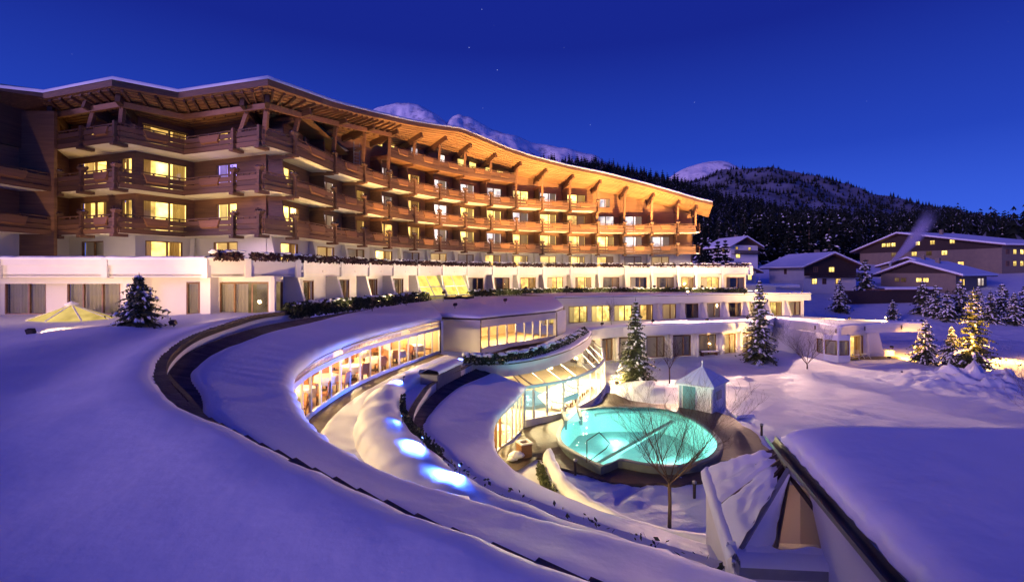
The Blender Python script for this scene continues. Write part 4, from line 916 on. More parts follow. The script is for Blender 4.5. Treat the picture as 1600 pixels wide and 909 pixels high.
def ground_z(x, y):
    z = interp(y+max(0,(x-60))*.0,[62,78,95,130,200,400],[0,2.4,5.2,9.5,15,40]) if y > 62 else 0.0
    if z > 0: z *= smooth((x-20)/25) if y < 110 else 1
    for c, r, h in BANKS: z += h*math.exp(-((x-c.x)**2+(y-c.y)**2)/(r*r))
    for c, r, h in (BANKS[1],BANKS[2],BANKS[5]):
        g_ = math.exp(-((x-c.x)**2+(y-c.y)**2)/(r*r*1.2))
        if g_ > .03: z += g_*.42*(noise.noise(Vector((x*1.1,y*1.1,3)))+.6*noise.noise(Vector((x*2.6,y*2.6,7))))
    if 3 < x < 40 and 12 < y < 45:
        for (ax_,ay_),(bx_,by_) in TRAILS:
            t_ = ((x-ax_)*(bx_-ax_)+(y-ay_)*(by_-ay_))/((bx_-ax_)**2+(by_-ay_)**2)
            if 0 <= t_ <= 1:
                d_ = math.hypot(x-lerp(ax_,bx_,t_), y-lerp(ay_,by_,t_)); z += (.10*math.exp(-((d_-.5)/.25)**2)-.14*math.exp(-(d_/.3)**2))*(.6+.6*noise.noise(Vector((x*1.7,y*1.7,5))))
        if y < 21.5 and x < 10: z += .10*noise.noise(Vector((x*1.9,y*1.9,1)))+.07*noise.noise(Vector((x*4.1,y*4.1,2)))
    if y < 80: z += .07*fbm(x*.25,y*.25,1)+.05*fbm(x*1.1,y*1.1,2)
    hill = smooth((x-24)/20)*smooth((44-y)/16)*0.6
    return z+hill*.5
xs = np.concatenate([np.linspace(-900,-20,18), np.linspace(-14,66,300), np.linspace(70,1500,30)])
ys = np.concatenate([np.linspace(-60,4,6), np.linspace(5,68,236), np.linspace(70,160,36), np.linspace(180,3000,20)])
vs = []
for y in ys:
    for x in xs:
        z = ground_z(x,y); 
        if (x-PC.x)**2+(y-PC.y)**2 < 60:
            if in_poly(x,y,[PC+(q-PC)*1.09 for q in pool_w]): z = -2.2
        if y > 64 and x < 30: z = min(z, 0)
        vs.append((x,y,z-.02))
nx = len(xs); m = MB(); m.add(vs, [(j*nx+i, j*nx+i+1, (j+1)*nx+i+1, (j+1)*nx+i) for j in range(len(ys)-1) for i in range(nx-1)])
tag(m.build('ground', M['snow_rough'], None, True), kind='structure')
# dark cleared paving round the pool
deck_px = [(806,692),(818,668),(850,660),(882,655),(915,640),(940,628),(951,607),(985,626),(1020,631),(1060,632),(1105,638),(1150,655),(1185,683),(1200,703),(1165,735),(1110,752),(1050,757),(985,757),(935,748),(893,736),(864,722),(842,714),(815,712)]
deck = [P(x,y,.05) for x,y in deck_px]
def ang_curve(pts, c, n):
    L = sorted([(math.atan2(q.y-c.y,q.x-c.x), q) for q in resample(pts+[pts[0]], 400)], key=lambda t: t[0]); A_ = [t[0] for t in L]
    r_ = [math.hypot(t[1].x-c.x,t[1].y-c.y) for t in L]; A2 = [A_[-1]-2*math.pi]+A_+[A_[0]+2*math.pi]; R2 = [r_[-1]]+r_+[r_[0]]
    return [Vector((c.x+interp(-math.pi+2*math.pi*k/n,A2,R2)*math.cos(-math.pi+2*math.pi*k/n), c.y+interp(-math.pi+2*math.pi*k/n,A2,R2)*math.sin(-math.pi+2*math.pi*k/n), 0)) for k in range(n)]
pc_ = Vector((PC.x,PC.y,0)); NP = 128
cw, cd = ang_curve(spline(pool_w+[pool_w[0]],160), pc_, NP), ang_curve(deck, pc_, NP)
cd = [q+(q-pc_).normalized()*(.22*fbm(q.x*1.1,q.y*1.1,4)) for q in cd]
cin = [q+(q-pc_).normalized()*.2 for q in cw]; cout = [q+(q-pc_).normalized()*.26 for q in cw]
def rim_z(q):
    v = (q-pc_).normalized(); return lerp(.40,.07,smooth((.35*v.x-.95*v.y+.25)/.5))
m = MB(); m.loft([[q+dz*rim_z(q) for q in cin], [q.lerp(c_,.45)+dz*lerp(rim_z(q),.09,.5) for q, c_ in zip(cin,cd)], [q+dz*.075 for q in cd], [q-dz*.2 for q in cd]], True); tag(m.build('pool_deck', M['paving'], None), kind='structure')
m = MB(); m.add([P(x,y,.07) for x,y in ((806,690),(842,714),(800,740),(770,712),(780,700))], [(0,1,2,3,4)]); tag(m.build('path', M['paving'], None), kind='structure')

pool = thing('swimming_pool', 'round outdoor pool glowing turquoise in the dark paving', 'pool')
m = MB(); m.loft([[q+dz*.36 for q in cw], [q-dz*1.1 for q in cw]], True); m.add([q-dz*1.1 for q in cw], [tuple(range(NP))]); m.build('basin', M['pool_tile'], pool)
m = MB(); m.loft([[q+dz*.30 for q in cw], [q+dz*.415 for q in cw], [q+dz*.415 for q in cin], [q+dz*.38 for q in cout], [q+dz*.04 for q in cout]], True); m.build('coping', M['pool_edge'], pool)
m = MB(); m.add([pc_+dz*.36]+[q+dz*.36 for q in cw], [(0,k+1,(k+1)%NP+1) for k in range(NP)]); m.build('water', M['water'], pool, True)
a, b = P(918,730,.2), P(1052,655,.2); MB().bar(a.lerp(b,.03)-dz*.1, b-dz*.1, .24, .1).build('underwater_bench', M['pool_bench'], pool)
cs_ = spline([P(930,648,.2),P(969,644,.2),P(1020,644,.2),P(1070,658,.2)], 20); MB().tube(cs_, .1, 6).build('step', M['pool_bench'], pool)
m = MB(); m.tube([P(917,722,.42), P(917,722,.42)+dz*.95, P(927,716,.42)+dz*1.1+Vector((.3,.2,0)), P(940,716,.42)+dz*.62+Vector((.4,.2,0)), P(940,716,.42)+dz*.45+Vector((.2,0,0)), P(921,724,.42)+dz*.12], .025, 8); m.build('handrail', M['dark_metal'], pool)
ch = [P(884,664,.36), P(908,657,.36), P(903.5,643,.36), P(879.5,648,.36)]
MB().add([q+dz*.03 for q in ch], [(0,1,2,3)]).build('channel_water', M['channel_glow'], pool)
for i_, j_ in ((0,3),(1,2)): MB().bar(ch[i_]+dz*.0, ch[j_]+dz*.0, .16, .5).build('channel_wall', M['pool_edge'], pool)
for px, py, e_ in ((1085,692,560),(1045,712,300),(905,672,100),(960,650,90),(930,705,70)):
    q = P(px,py,.36); q = Vector((q.x,q.y,0)); q = q.lerp(pc_, .08)
    o = MB().lathe([(.0,.0),(.09,.0),(.1,-.04)], seg=12).build('pool_light', M['lamp_pool'], pool, M=Matrix.Translation((q.x,q.y,-.98)))
    lamp_light('underwater_light', (q.x,q.y,-.55), e_, (.55,1.0,.86), .15, pool)

hut = thing('changing_hut', 'small white changing hut with snowy pyramid roof and teal door beside the pool', 'hut')
ha, hb, hc = P(1062,640,.05), P(1112,648,.05), P(1132,636,.05); hd = ha+hc-hb
HW = 1.75
for nm, a, b in (('front_wall',ha,hb),('side_wall',hb,hc),('back_wall',hc,hd),('end_wall',hd,ha)): wall_with_hole(hut, a, b, 0, HW, M['plaster_w'], name=nm, thick=.08)
for q in (ha,hb,hc): MB().box(-.06,.06,-.06,.06,0,HW+.05, M=Matrix.Translation((q.x,q.y,0))).build('corner_post', M['white_metal'], hut)
Mf, L = frame(ha, hb); MB().box(-L/2+.2,-L/2+.95,-.05,-.02,.05,1.65).build('door', M['teal'], hut, M=Mf)
Mf, L = frame(hb, hc); o = MB().box(-.5,.5,-.05,-.02,.75,1.4).build('window', M['white_metal'], hut, M=Mf); MB().box(-.44,.44,-.07,-.05,.81,1.34).build('shutter', M['grey_metal'], o)
hm = (ha+hc)/2; ro = [q+(Vector((q.x,q.y,0))-Vector((hm.x,hm.y,0)))*.22 for q in (ha,hb,hc,hd)]; ro = [Vector((q.x,q.y,HW)) for q in ro]; ap = Vector((hm.x,hm.y,HW+.95))
m = MB(); m.add(ro+[ap]+[q-dz*.08 for q in ro], [(0,1,4),(1,2,4),(2,3,4),(3,0,4),(0,5,6,1),(1,6,7,2),(2,7,8,3),(3,8,5,0),(5,8,7,6)]); rf = m.build('roof', M['white_metal'], hut)
m = MB(); r2 = [q+dz*.06+(q-ap)*.01 for q in ro]; m.add(r2+[ap+dz*.07], [(0,1,4),(1,2,4),(2,3,4),(3,0,4)]); m.build('roof_snow', M['snow'], rf)
for k in range(4):
    a, b = ro[k], ro[(k+1)%4]
    for t in (.2,.4,.6,.8): MB().bar(a.lerp(b,t)+dz*.07, ap.lerp(a.lerp(b,t),.12)+dz*.07, .03, .03).build('roof_seam', M['white_metal'], rf)
MB().lathe([(.0,.45),(.02,.4),(.05,.28),(.02,.2),(.04,.1),(.09,0)], seg=10).build('finial', M['white_metal'], hut, True, Matrix.Translation(ap))
tag(MB().box(0,1.3,-.5,.5,0,.18,M=Matrix.Translation(P(1142,650,0)) @ Matrix.Rotation(.3,4,'Z')).build('stone_slab', M['snow'], None), 'low snow covered stone slab beside the changing hut', 'slab')

# low garden wall lit from the pool wing, with hedge
lowwall = thing('garden_wall', 'low curved snow capped garden wall glowing yellow between pool and pool wing', 'wall')
LWc = spline([P(x,y,.72) for x,y in [(858,702),(868,727),(889,757),(930,787),(976,810),(1034,828),(1080,836),(1112,839)]], 60)
n_ = [outward(q) for q in LWc]
m = MB(); m.loft([[Vector((q.x,q.y,0))+n*.3 for q,n in zip(LWc,n_)], [Vector((q.x,q.y,.6))+n*.2 for q,n in zip(LWc,n_)], [Vector((q.x,q.y,.6))-n*.15 for q,n in zip(LWc,n_)], [Vector((q.x,q.y,0))-n*.2 for q,n in zip(LWc,n_)]]); m.build('wall', M['plaster_w'], lowwall)
m = MB(); m.loft([[Vector((q.x,q.y,z+.06*fbm(k*.3,o,2)))+n*(o+.05*fbm(k*.35,z,3)) for k,(q,n) in enumerate(zip(LWc,n_))] for o, z in ((.42,.0),(.36,.35),(.28,.6),(.1,.78),(-.1,.78),(-.22,.6),(-.3,.2),(-.45,.0))]); m.build('snow_cover', M['snow'], lowwall, True)
rl = random.Random(19); hg = thing('clipped_hedge', 'dark low hedge in front of the glowing garden wall', 'hedge', P(880,770,0)); pts = []
for _ in range(1500):
    k = rl.uniform(3,26); j = int(k); q = LWc[j].lerp(LWc[j+1],k-j); n = outward(q); p = q+n*rl.uniform(.45,.8)-hg.location; pts.append((p.x,p.y,rl.uniform(.0,.55)))
m = MB(); leaf_quads(m, pts, .06, rl); m.build('foliage', M['leaf'], hg)

# planter box with snow, bollards, tubs
bx_ = thing('planter_box', 'dark square planter box with lumpy snow by the lower glass front', 'planter', P(819,712,.06), R(25))
m = MB(); m.box(-.28,.28,-.28,.28,0,.62); m.build('box', M['wood'], bx_); m = MB(); m.box(-.32,.32,-.32,-.2,.62,.68); m.box(-.32,.32,.2,.32,.62,.68); m.box(-.32,-.2,-.2,.2,.62,.68); m.box(.2,.32,-.2,.2,.62,.68); m.build('rim', M['white_metal'], bx_)
m = MB(); m.blob((-.5,-.2,.2),.45,.3,.18,rl); m.blob((-.75,-.3,.1),.3,.22,.1,rl); m.build('snow_lump', M['snow'], bx_, True)
for px, py, lab in ((1085,778,'short dark bollard lamp in the snow left of the glass gabled annexe'),(1190,681,'short dark bollard lamp in the snow beyond the right edge of the paving'),(899,741,'short dark bollard lamp at the paving edge near the pool handrail'),(1409,592,'short dark bollard lamp leaning in the open snow field')):
    q = P(px,py,0); t = thing('bollard_lamp', lab, 'bollard', (q.x,q.y,-.02)); MB().lathe([(.0,.62),(.07,.62),(.075,.58),(.06,.5),(.055,0),(.0,0)], seg=12).build('post', M['dark_metal'], t); MB().lathe([(.078,.60),(.09,.66),(.05,.7),(.0,.7)], seg=12).build('cap', M['grey_metal'], t)

# ------------------------------------------------------------------ garden pavilion on the right
pav = thing('garden_pavilion', 'low white pavilion with angular snowy flat roof and rounded window bay', 'pavilion')
pr = [Vector((30.0,54.7,0)), Vector((31.8,49.8,0)), Vector((31.9,46.8,0)), Vector((36.2,49.2,0)), Vector((41.0,50.4,0)), Vector((43.6,50.4,0))]
pb = [Vector((28,60,0)), Vector((32,60,0)), Vector((36,60,0)), Vector((38.5,56,0)), Vector((41.5,53.6,0)), Vector((44,52.6,0))]
for i in range(5):
    Mf, L = frame(pr[i], pr[i+1]); MB().box(-L/2,L/2,0,.2,2.5,2.93).build('fascia', M['plaster_w'], pav, M=Mf); MB().box(-L/2-.02,L/2+.02,-.07,.22,2.95,3.38).build('fascia', M['plaster_w'], pav, M=Mf)
    if i < 4: MB().box(-.05,.05,-.14,-.08,2.8,3.2,M=Matrix.Translation((L/2-.3,0,0))).build('scupper', M['dark_metal'], pav, M=Mf)
ra, rb = resample(pr, NR), resample(pb, NR)
m = MB(); m.loft([[q+dz*2.6 for q in ra],[q+dz*2.6 for q in rb]]); m.build('roof', M['slab_white'], pav)
m = MB(); m.loft([[Vector((p.x,p.y,h+.06*fbm(p.x*.5,p.y*.5,8))) for p in [a.lerp(b,u) for a,b in zip(ra,rb)]] for u, h in ((-.01,3.36),(-.015,3.44),(.01,3.52),(.06,3.56),(.3,3.55),(.7,3.5),(1,3.3))]); m.build('roof_snow', M['snow'], pav, True)
pw_ = [Vector((29.8,54.9,0)), Vector((31.0,49.2,0))]; wall_with_hole(pav, pw_[0], pw_[1], 0, 2.6, M['plaster_w'])
bay = spline([Vector((31.0,49.0,0)), Vector((31.0,47.4,0)), Vector((31.9,46.6,0)), Vector((33.1,46.9,0)), Vector((33.6,48.0,0))], 5)
for i in range(4):
    o, Mf, L = wall_with_hole(pav, bay[i], bay[i+1], 0, 2.6, M['plaster_w'], (-.42*(bay[i+1]-bay[i]).length,.42*(bay[i+1]-bay[i]).length,.65,2.1)); window(pav, Mf @ Matrix.Translation((0,0,.65)), .84*L, 1.45, 'd', 1, 1)
o, Mf, L = wall_with_hole(pav, (33.6,48.4), (37.0,50.0), 0, 2.6, M['plaster_w'], (-1.2,1.2,.1,2.25)); window(pav, Mf @ Matrix.Translation((0,0,.1)), 2.4, 2.15, 'w', 2, 2)
poly = [Vector((36.9,49.6,0)), Vector((40.0,50.2,0)), Vector((40.0,50.2,.55)), Vector((38.6,49.95,.6)), Vector((38.1,49.85,2.6)), Vector((36.9,49.6,2.6))]
MB().prism(poly, (-.19,.98,0), .3).build('wing_wall', M['plaster'], pav)
m = MB(); m.add([Vector((33.3,47.6,.03)), Vector((39.5,48.6,.03)), Vector((39.9,50.0,.03)), Vector((34,49.4,.03))], [(0,1,2,3)]); tag(m.build('pavilion_path', M['paving'], None), kind='structure')
for k, (x, y, lab) in enumerate(((34.5,48.2,'white slatted deck chair beside the rounded window bay'),(35.9,48.7,'white slatted deck chair nearer the pavilion wing wall'))):
    t = thing('deck_chair', lab, 'chair', (x,y,.04), R(150+k*20), 'deck chairs at the pavilion')
    m = MB(); 
    for s_ in (-.28,.28): m.bar((s_,-.5,.0),(s_,.35,.55),.04,.05); m.bar((s_,.4,.0),(s_,-.35,.45),.04,.05)
    m.build('frame', M['white_metal'], t)
    for q in range(5): MB().box(-.27,.27,-.45+.13*q,-.36+.13*q,.38,.41).build('slat', M['white_metal'], t)
    for q in range(5): MB().bar((-.27,.2+.06*q,.45+.12*q),(.27,.2+.06*q,.45+.12*q),.08,.02).build('back_slat', M['white_metal'], t)

# ------------------------------------------------------------------ lower right: glass gabled annexe and the snow roofed house beside it
ann = thing('glass_annexe', 'small annexe with snowy glazed hip roof and glass gable next to the large snow roof', 'building')
eA, eD = P(1103,740,4.1), P(1148,880,4.1); rB, rC = P(1214,706,5.25), P(1233,738,5.25)
eF, eE = eA+Vector((2.6,-.35,0)), eD+Vector((2.5,-.2,0))
for nm, pl in (('wall',[eA,eD]),('wall',[eD,eE]),('wall',[eF,eA])):
    a, b = pl; d = Vector((b.x-a.x,b.y-a.y,0)).normalized(); MB().box(-(b-a).length/2,(b-a).length/2,.02,.14,0,4.02).build(nm, M['plaster_w'], ann, M=frame(a,b)[0])
th = Vector((0,0,.05))
for k in range(4):                                 # glazing strips of the left slope
    a0, a1, b0, b1 = eA.lerp(eD,k/4), eA.lerp(eD,(k+1)/4), rB.lerp(rC,k/4), rB.lerp(rC,(k+1)/4)
    MB().hexa([a0-th,a1-th,b1-th,b0-th],[a0,a1,b1,b0]).build('roof_pane', M['amber_glass'], ann)
    MB().bar(a0+dz*.03, b0+dz*.03, .06, .09).build('glazing_bar', M['dark_metal'], ann)
MB().bar(eD+dz*.05, rC+dz*.05, .07, .08).build('hip_bar', M['grey_metal'], ann); MB().bar(rB+dz*.05, rC+dz*.08, .1, .1).build('ridge_bar', M['dark_metal'], ann)
m = MB(); NU, NV = 30, 18; grid = []
for i in range(NU+1):
    u = i/NU; row = []
    for j in range(NV+1):
        v = j/NV; vv = v*(.93 if True else 1)-.03
        lim = .93-.10*smooth((u-.6)/.25)+.04*fbm(u*6,1.3,2)+.015*fbm(u*22,4,3); p = eA.lerp(eD,u).lerp(rB.lerp(rC,u), vv*lim/.9); tks = .12*smooth((1-v)*6)*smooth(v*8+.25)*(1+.5*fbm(u*7,v*6,5))
        tks *= 1-.55*math.exp(-((u*4)%1-.0)**2/.004) if .1 < u < .95 else 1
        row.append(p+dz*(.03+tks))
    grid.append(row)
m.loft(grid); m.build('roof_snow', M['snow'], ann, True)
m = MB(); m.loft([[q+dz*h+Vector((o,0,0)) for q in resample([eA,eD],20)] for o, h in ((-.1,-.12),(-.12,.06),(0,.17),(.2,.16),(.3,.12))]); m.build('eaves_snow', M['snow'], ann, True)
gb = eD.lerp(eE,.5); MB().add([eD.lerp(eE,.16)+dz*.12, eE.lerp(eD,.05)+dz*.12, rC+dz*-.1], [(0,1,2)]).build('gable_pane', M['amber_glass'], ann)
MB().bar(eD.lerp(eE,.72)+dz*.1, rC-dz*.05, .05, .06).build('glazing_bar', M['dark_metal'], ann)
def onf(u, v): return eD.lerp(eE,u).lerp(rC, v)
fsn = []
for i in range(25):
    u = i/24; fsn.append([onf(lerp(0,.16,0)+u, vv)+Vector((0,-.10*math.sin(math.pi*min(1,tt*1.0)*.9)-.02,.05)) for tt, vv in ((0,-.02),(.25,.04),(.5,.09),(.8,.14+.04*fbm(u*5,1)),(1,.17+.05*fbm(u*5,1)))])
MB().loft(fsn).build('gable_snow', M['snow'], ann, True)
fsn = [[onf(uu, v)+Vector((-.01,-.07*math.sin(math.pi*k_/3)-.02,.04)) for k_, uu in enumerate((-.02,.07,.14,.21+.02*fbm(v*6,2)))] for v in np.linspace(.0,.97,20)]
MB().loft(fsn).build('verge_snow', M['snow'], ann, True)
MB().bar(onf(.23,.14), onf(.23,.97), .06, .07).build('glazing_bar', M['dark_metal'], ann)
MB().bar(eE+dz*.03, rC+dz*.03, .07, .08).build('hip_bar', M['grey_metal'], ann)
MB().add([eE, eF, rB, rC], [(0,1,2,3)]).build('roof_pane', M['amber_glass'], ann)
MB().bar(eD+dz*-.02-Vector((0,.05,0)), eE+dz*-.02-Vector((0,.05,0)), .25, .2).build('eaves_ledge', M['grey_metal'], ann)
MB().loft([[q+dz*h+Vector((0,o,0)) for q in resample([eD,eE],12)] for o, h in ((-.2,.06),(-.18,.16),(0,.2),(.25,.22),(.32,.08))]).build('ledge_snow', M['snow'], ann, True)
lampA = lamp_light('annexe_light', (5.2,9.0,3.2), 16, (1.0,.5,.14), .3, ann)

hs = thing('snow_roofed_house', 'white walled house with a thick smooth snow roof and green copper gutter', 'house')
RZ = 5.7; g0, g1 = P(1210,680,RZ), P(1415,909,RZ); dg = (g1-g0).normalized(); g2 = g0+dg*7.5; nrx = Vector((-dg.y,dg.x,0)); nrx = nrx if nrx.x > 0 else -nrx
fr_ = Vector((1,-.02,0)).normalized()
wA, wB = g0+nrx*.35+dg*.25, g2+nrx*.35
wall_with_hole(hs, wA, wB, 0, RZ-.25, M['plaster_w'], thick=.2); wall_with_hole(hs, wA+fr_*9, wA, 0, RZ-.25, M['plaster_w'], thick=.2, name='far_wall')
MB().hexa([g0-dz*.28+nrx*.05,g2-dz*.28+nrx*.05,g2+fr_*12-dz*.28,g0+fr_*12-dz*.28],[g0-dz*.04+nrx*.05,g2-dz*.04+nrx*.05,g2+fr_*12+dz*.0,g0+fr_*12+dz*.0]).build('roof', M['plaster_w'], hs)
m = MB(); sec = []
for t in np.linspace(0,1,14):
    c = g0.lerp(g2,float(t)); sec.append([c+nrx*(-.08+.09*math.cos(a))+dz*(.0-.15*math.sin(a)) for a in np.linspace(0,math.pi,8)])
m.loft(sec); m.build('gutter', M['copper'], hs, True)
MB().bar(g0-dz*.16+nrx*.06, g2-dz*.16+nrx*.06, .05, .26).build('eaves_board', M['plaster_w'], hs)
rows = []
for u, h in ((.0,.0),(.03,.10),(.06,.17),(.12,.22),(.25,.28),(.45,.31),(.8,.33),(1.4,.34),(2.4,.34),(4,.34),(6.5,.34),(10,.36)):
    row = []
    for k in range(61):
        t = k/60; edge = smooth(t*14)
        c = g0.lerp(g2,t)+dg*.12*(1-edge); ed = .05*fbm(t*26,.2,3)+.03*fbm(t*90,.5,3) if u < .15 else 0
        p = c+nrx*(.02+ed)+fr_*u; row.append(Vector((p.x,p.y,RZ+h*(.12+.88*edge)+.03*fbm(p.x*.6,p.y*.6,6)*(u>.2))))
    rows.append(row)
m = MB(); m.loft(rows); m.build('roof_snow', M['snow'], hs, True)
q = wA.lerp(wB,.5)-nrx*.06; q = Vector((q.x,q.y,0)); MB().tube([q+dz*5.3, q+dz*.1], .05, 8).build('downpipe', M['white_metal'], hs)

# ------------------------------------------------------------------ conifers
def conifer_arrays(seed, h, r, whorls, per, steps, leaf, snow_p, skirt=.06):
    rnd = random.Random(seed); cr, sn = MB(), MB()
    for wi in range(whorls):
        t = (wi+rnd.uniform(-.3,.3))/whorls; t = max(0,t); z = h*(skirt+(1-skirt)*t); R0 = r*((1-t)**.85)*rnd.uniform(.72,1.15)+.06
        n = max(4, int(per*(1-t*.55)))
        for k in range(n):
            a = 2*math.pi*(k+rnd.uniform(-.35,.35))/n+wi*.7; L = R0*rnd.choice((rnd.uniform(.5,.8),rnd.uniform(.8,1.2))); d = Vector((math.cos(a),math.sin(a),0)); side = Vector((-d.y,d.x,0))
            droop = rnd.uniform(.18,.55)*(1-.5*t); snowy = rnd.random() < .55
            def pos(s): return Vector((0,0,z))+d*L*s+Vector((0,0,-L*droop*s*s+L*.10*s))
            for q in range(1,steps+1):
                s = q/steps; p = pos(s); wd = L*.34*(1.05-s)+leaf*.55
                for sg in (-1,1):
                    tip = p+side*sg*wd*rnd.uniform(.7,1.2)+d*wd*.55+Vector((0,0,-wd*rnd.uniform(.15,.5)))
                    base = pos(s-1/steps); cr.add([base, p, tip], [(0,1,2)])
                    if rnd.random() < .6: cr.add([p, tip, p+Vector((rnd.uniform(-.3,.3)*leaf,rnd.uniform(-.3,.3)*leaf,-leaf*rnd.uniform(.5,1.1)))], [(0,1,2)])
                if snowy and rnd.random() < snow_p*1.5*s**.4:
                    wv = (wd*.6+leaf*.25)*rnd.uniform(.45,.9); u = Vector((0,0,leaf*.16+.02)); e0, e1 = pos(s-.8/steps), pos(min(1.04,s+.25/steps))
                    sn.add([e0+u*.5-side*wv*.6, e0+u*.5+side*wv*.6, e1+side*wv*.8-u*.6, e1-side*wv*.8-u*.6, (e0+e1)/2+u*2.2], [(0,1,4),(1,2,4),(2,3,4),(3,0,4)])
    top = Vector((0,0,h)); cr.add([top+Vector((0,0,h*.04)), top+Vector((.06,0,-h*.05)), top+Vector((-.04,.05,-h*.05))], [(0,1,2)])
    return cr, sn
def conifer_meshes(seed, h, r, whorls, per, steps, leaf, snow_p, nm='needle'):
    cr, sn = conifer_arrays(seed, h, r, whorls, per, steps, leaf, snow_p)
    tr = MB(); tr.tube([(0,0,-.1),(0,0,h*.5),(0,0,h*.97)], [r*.085,r*.05,.015], 8)
    return tr.mesh('trunk', M['bark']), cr.mesh('crown', M[nm]), sn.mesh('branch_snow', M['snow'])
def plant_tree(name, meshes, label, loc, sca=1, rz=0, group=None, cat='tree'):
    t = thing(name, label, cat, loc, rz, group, sca)
    for nm, me in zip(('trunk','crown','branch_snow'), meshes):
        o = link(nm, me, t)
        if nm != 'trunk': o['kind'] = 'stuff'
    return t
big = conifer_meshes(11, 6.6, 1.75, 26, 12, 5, .22, .26, 'needle_green')
big2 = conifer_meshes(23, 8.2, 2.0, 28, 12, 5, .26, .34, 'needle_green')
dense = conifer_meshes(31, 4.0, 1.45, 22, 13, 5, .2, .62)
small = conifer_meshes(47, 2.5, 1.3, 20, 13, 5, .17, .26, 'needle_green')
plant_tree('fir_tree', big, 'tall slender fir with little snow beside the round conservatory', P(993,602,0), 1.0, .4)
plant_tree('fir_tree', big2, 'tall fir with warm lights in it before the white terrace corner', P(1187,566,.05), .98, 1.1)
plant_tree('fir_tree', small, 'small snow dusted fir on the upper lawn in front of the hotel', (P(217,512,6.2).x*1.0, P(217,512,6.2).y, 6.15), 1.0, .2)
def rightbase(px, py, z=.05): q = P(px,py,z); return (q.x,q.y,z)
plant_tree('fir_tree', dense, 'dense snowy fir with its left side lit gold beside the pavilion', rightbase(1446,566), 1.05, 0)
plant_tree('fir_tree', dense, 'narrow shaded snowy fir squeezed between two gold lit firs', rightbase(1487,571), (.82,.82,.92), 2)
plant_tree('fir_tree', big2, 'large fir lit bright gold by lamps at the snowy drive', rightbase(1521,578), (.95,.95,.88), 3)
# thicket in front of the far houses
med = [conifer_meshes(60+k, 6.0, 2.2, 16, 9, 4, .4, .55, 'needle') for k in range(3)]
rf_ = random.Random(77)
for k, (px, Y, s_) in enumerate([(1312,78,.9),(1352,88,1.25),(1395,72,.55),(1462,74,.85),(1480,72,.8),(1500,75,.95),(1528,73,.85),(1548,71,.8),(1566,74,.9),(1585,70,.8),(1602,73,.9),(1442,76,.9)]):
    x = (px-PCX)/F*Y; lab = 'snowy fir standing alone before the grey barn house' if k == 0 else ('broad dark fir beside the grey barn house' if k == 1 else ('small fir at the fence below the far houses' if k == 2 else 'dark snow flecked fir in the thicket below the far hotel'))
    plant_tree('fir_tree', med[k%3], lab, (x,Y,ground_z(x,Y)-.1), s_, k*1.3, 'firs of the thicket' if k > 2 else None)
# trees right behind the hotel and at the foot of the wooded slope
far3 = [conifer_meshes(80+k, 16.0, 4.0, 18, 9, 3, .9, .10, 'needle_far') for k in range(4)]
kk = 0
SPL = {(1092,80):'tall dark spruce standing close behind the right end of the hotel',(1090,140):'tall dark spruce round the pale chalet below the wood',(1170,150):'tall dark spruce on the slope foot behind the grey barn house',(1340,190):'tall dark spruce on the slope behind the far wide hotel'}
for px0, px1, Ya, Yb, n in ((1092,1145,80,100,4),(1090,1180,140,165,6),(1170,1340,150,190,15),(1340,1610,190,230,14)):
    for k in range(n):
        px = lerp(px0,px1,(k+rf_.uniform(.1,.9))/n); Y = rf_.uniform(Ya,Yb); x = (px-PCX)/F*Y; kk += 1
        plant_tree('spruce_tree', far3[kk%4], SPL[(px0,Ya)], (x,Y,ground_z(x,Y)-.3), rf_.uniform(.62,.8) if Ya == 80 else rf_.uniform(.85,1.2), rf_.uniform(0,6), {(1092,80):'spruces behind the hotel end',(1090,140):'spruces round the pale chalet',(1170,150):'spruces behind the barn house',(1340,190):'spruces behind the far hotel'}[(px0,Ya)])

# ------------------------------------------------------------------ bare trees
def bare_tree(seed, h, trunk, spread, rad, nlimb, name='trunk'):
    rnd = random.Random(seed); tk, br = MB(), MB()
    tk.tube([(0,0,-.1),(.02,.01,h*trunk*.5),(0,0,h*trunk),(.01,.0,h*trunk*1.08)], [rad*1.15,rad,rad*.9,rad*.8], 9)
    def grow(p, d, L, r, lev):
        n = 4; pts, rr = [p], [r]
        for i in range(n):
            d = (d+Vector((rnd.gauss(0,.10),rnd.gauss(0,.10),rnd.gauss(.05,.07)))).normalized(); p = p+d*L/n; pts.append(p); rr.append(r*(1-.62*(i+1)/n))
        br.tube(pts, rr, 5 if lev < 2 else 3, False)
        if lev >= 3: return
        for i in range(1, n+1):
            for _ in range(2 if lev < 1 else 1+(rnd.random()<.45) if lev < 2 else 1+(rnd.random()<.25)):
                ax = Vector((rnd.gauss(0,1),rnd.gauss(0,1),rnd.gauss(0,.5))).normalized(); nd = (d+ax*rnd.uniform(.45,.85)+Vector((0,0,.15))).normalized()
                grow(pts[i], nd, L*rnd.uniform(.42,.62), max(.003, rr[i]*.5), lev+1)
    for k in range(nlimb):
        a = 2*math.pi*k/nlimb+rnd.uniform(-.3,.3); s = rnd.uniform(.5,1)*spread; d = Vector((math.cos(a)*s,math.sin(a)*s,1)).normalized()
        grow(Vector((0,0,h*trunk*(1-.06*k/nlimb))), d, h*(1-trunk)*rnd.uniform(.6,.9), rad*.42, 0)
    return tk, br
def plant_bare(label, loc, args):
    t = thing('bare_tree', label, 'tree', loc); tk, br = bare_tree(*args); tk.build('trunk', M['bark'], t, True); br.build('branches', M['twig'], t, True)['kind'] = 'stuff'; return t
plant_bare('young leafless tree standing in the snow in front of the pool', P(1046,824,0), (4, 4.9, .32, 1.35, .06, 8))
plant_bare('small leafless tree near the slender fir and white doors', P(1046,600,0), (9, 3.4, .35, .6, .05, 5))
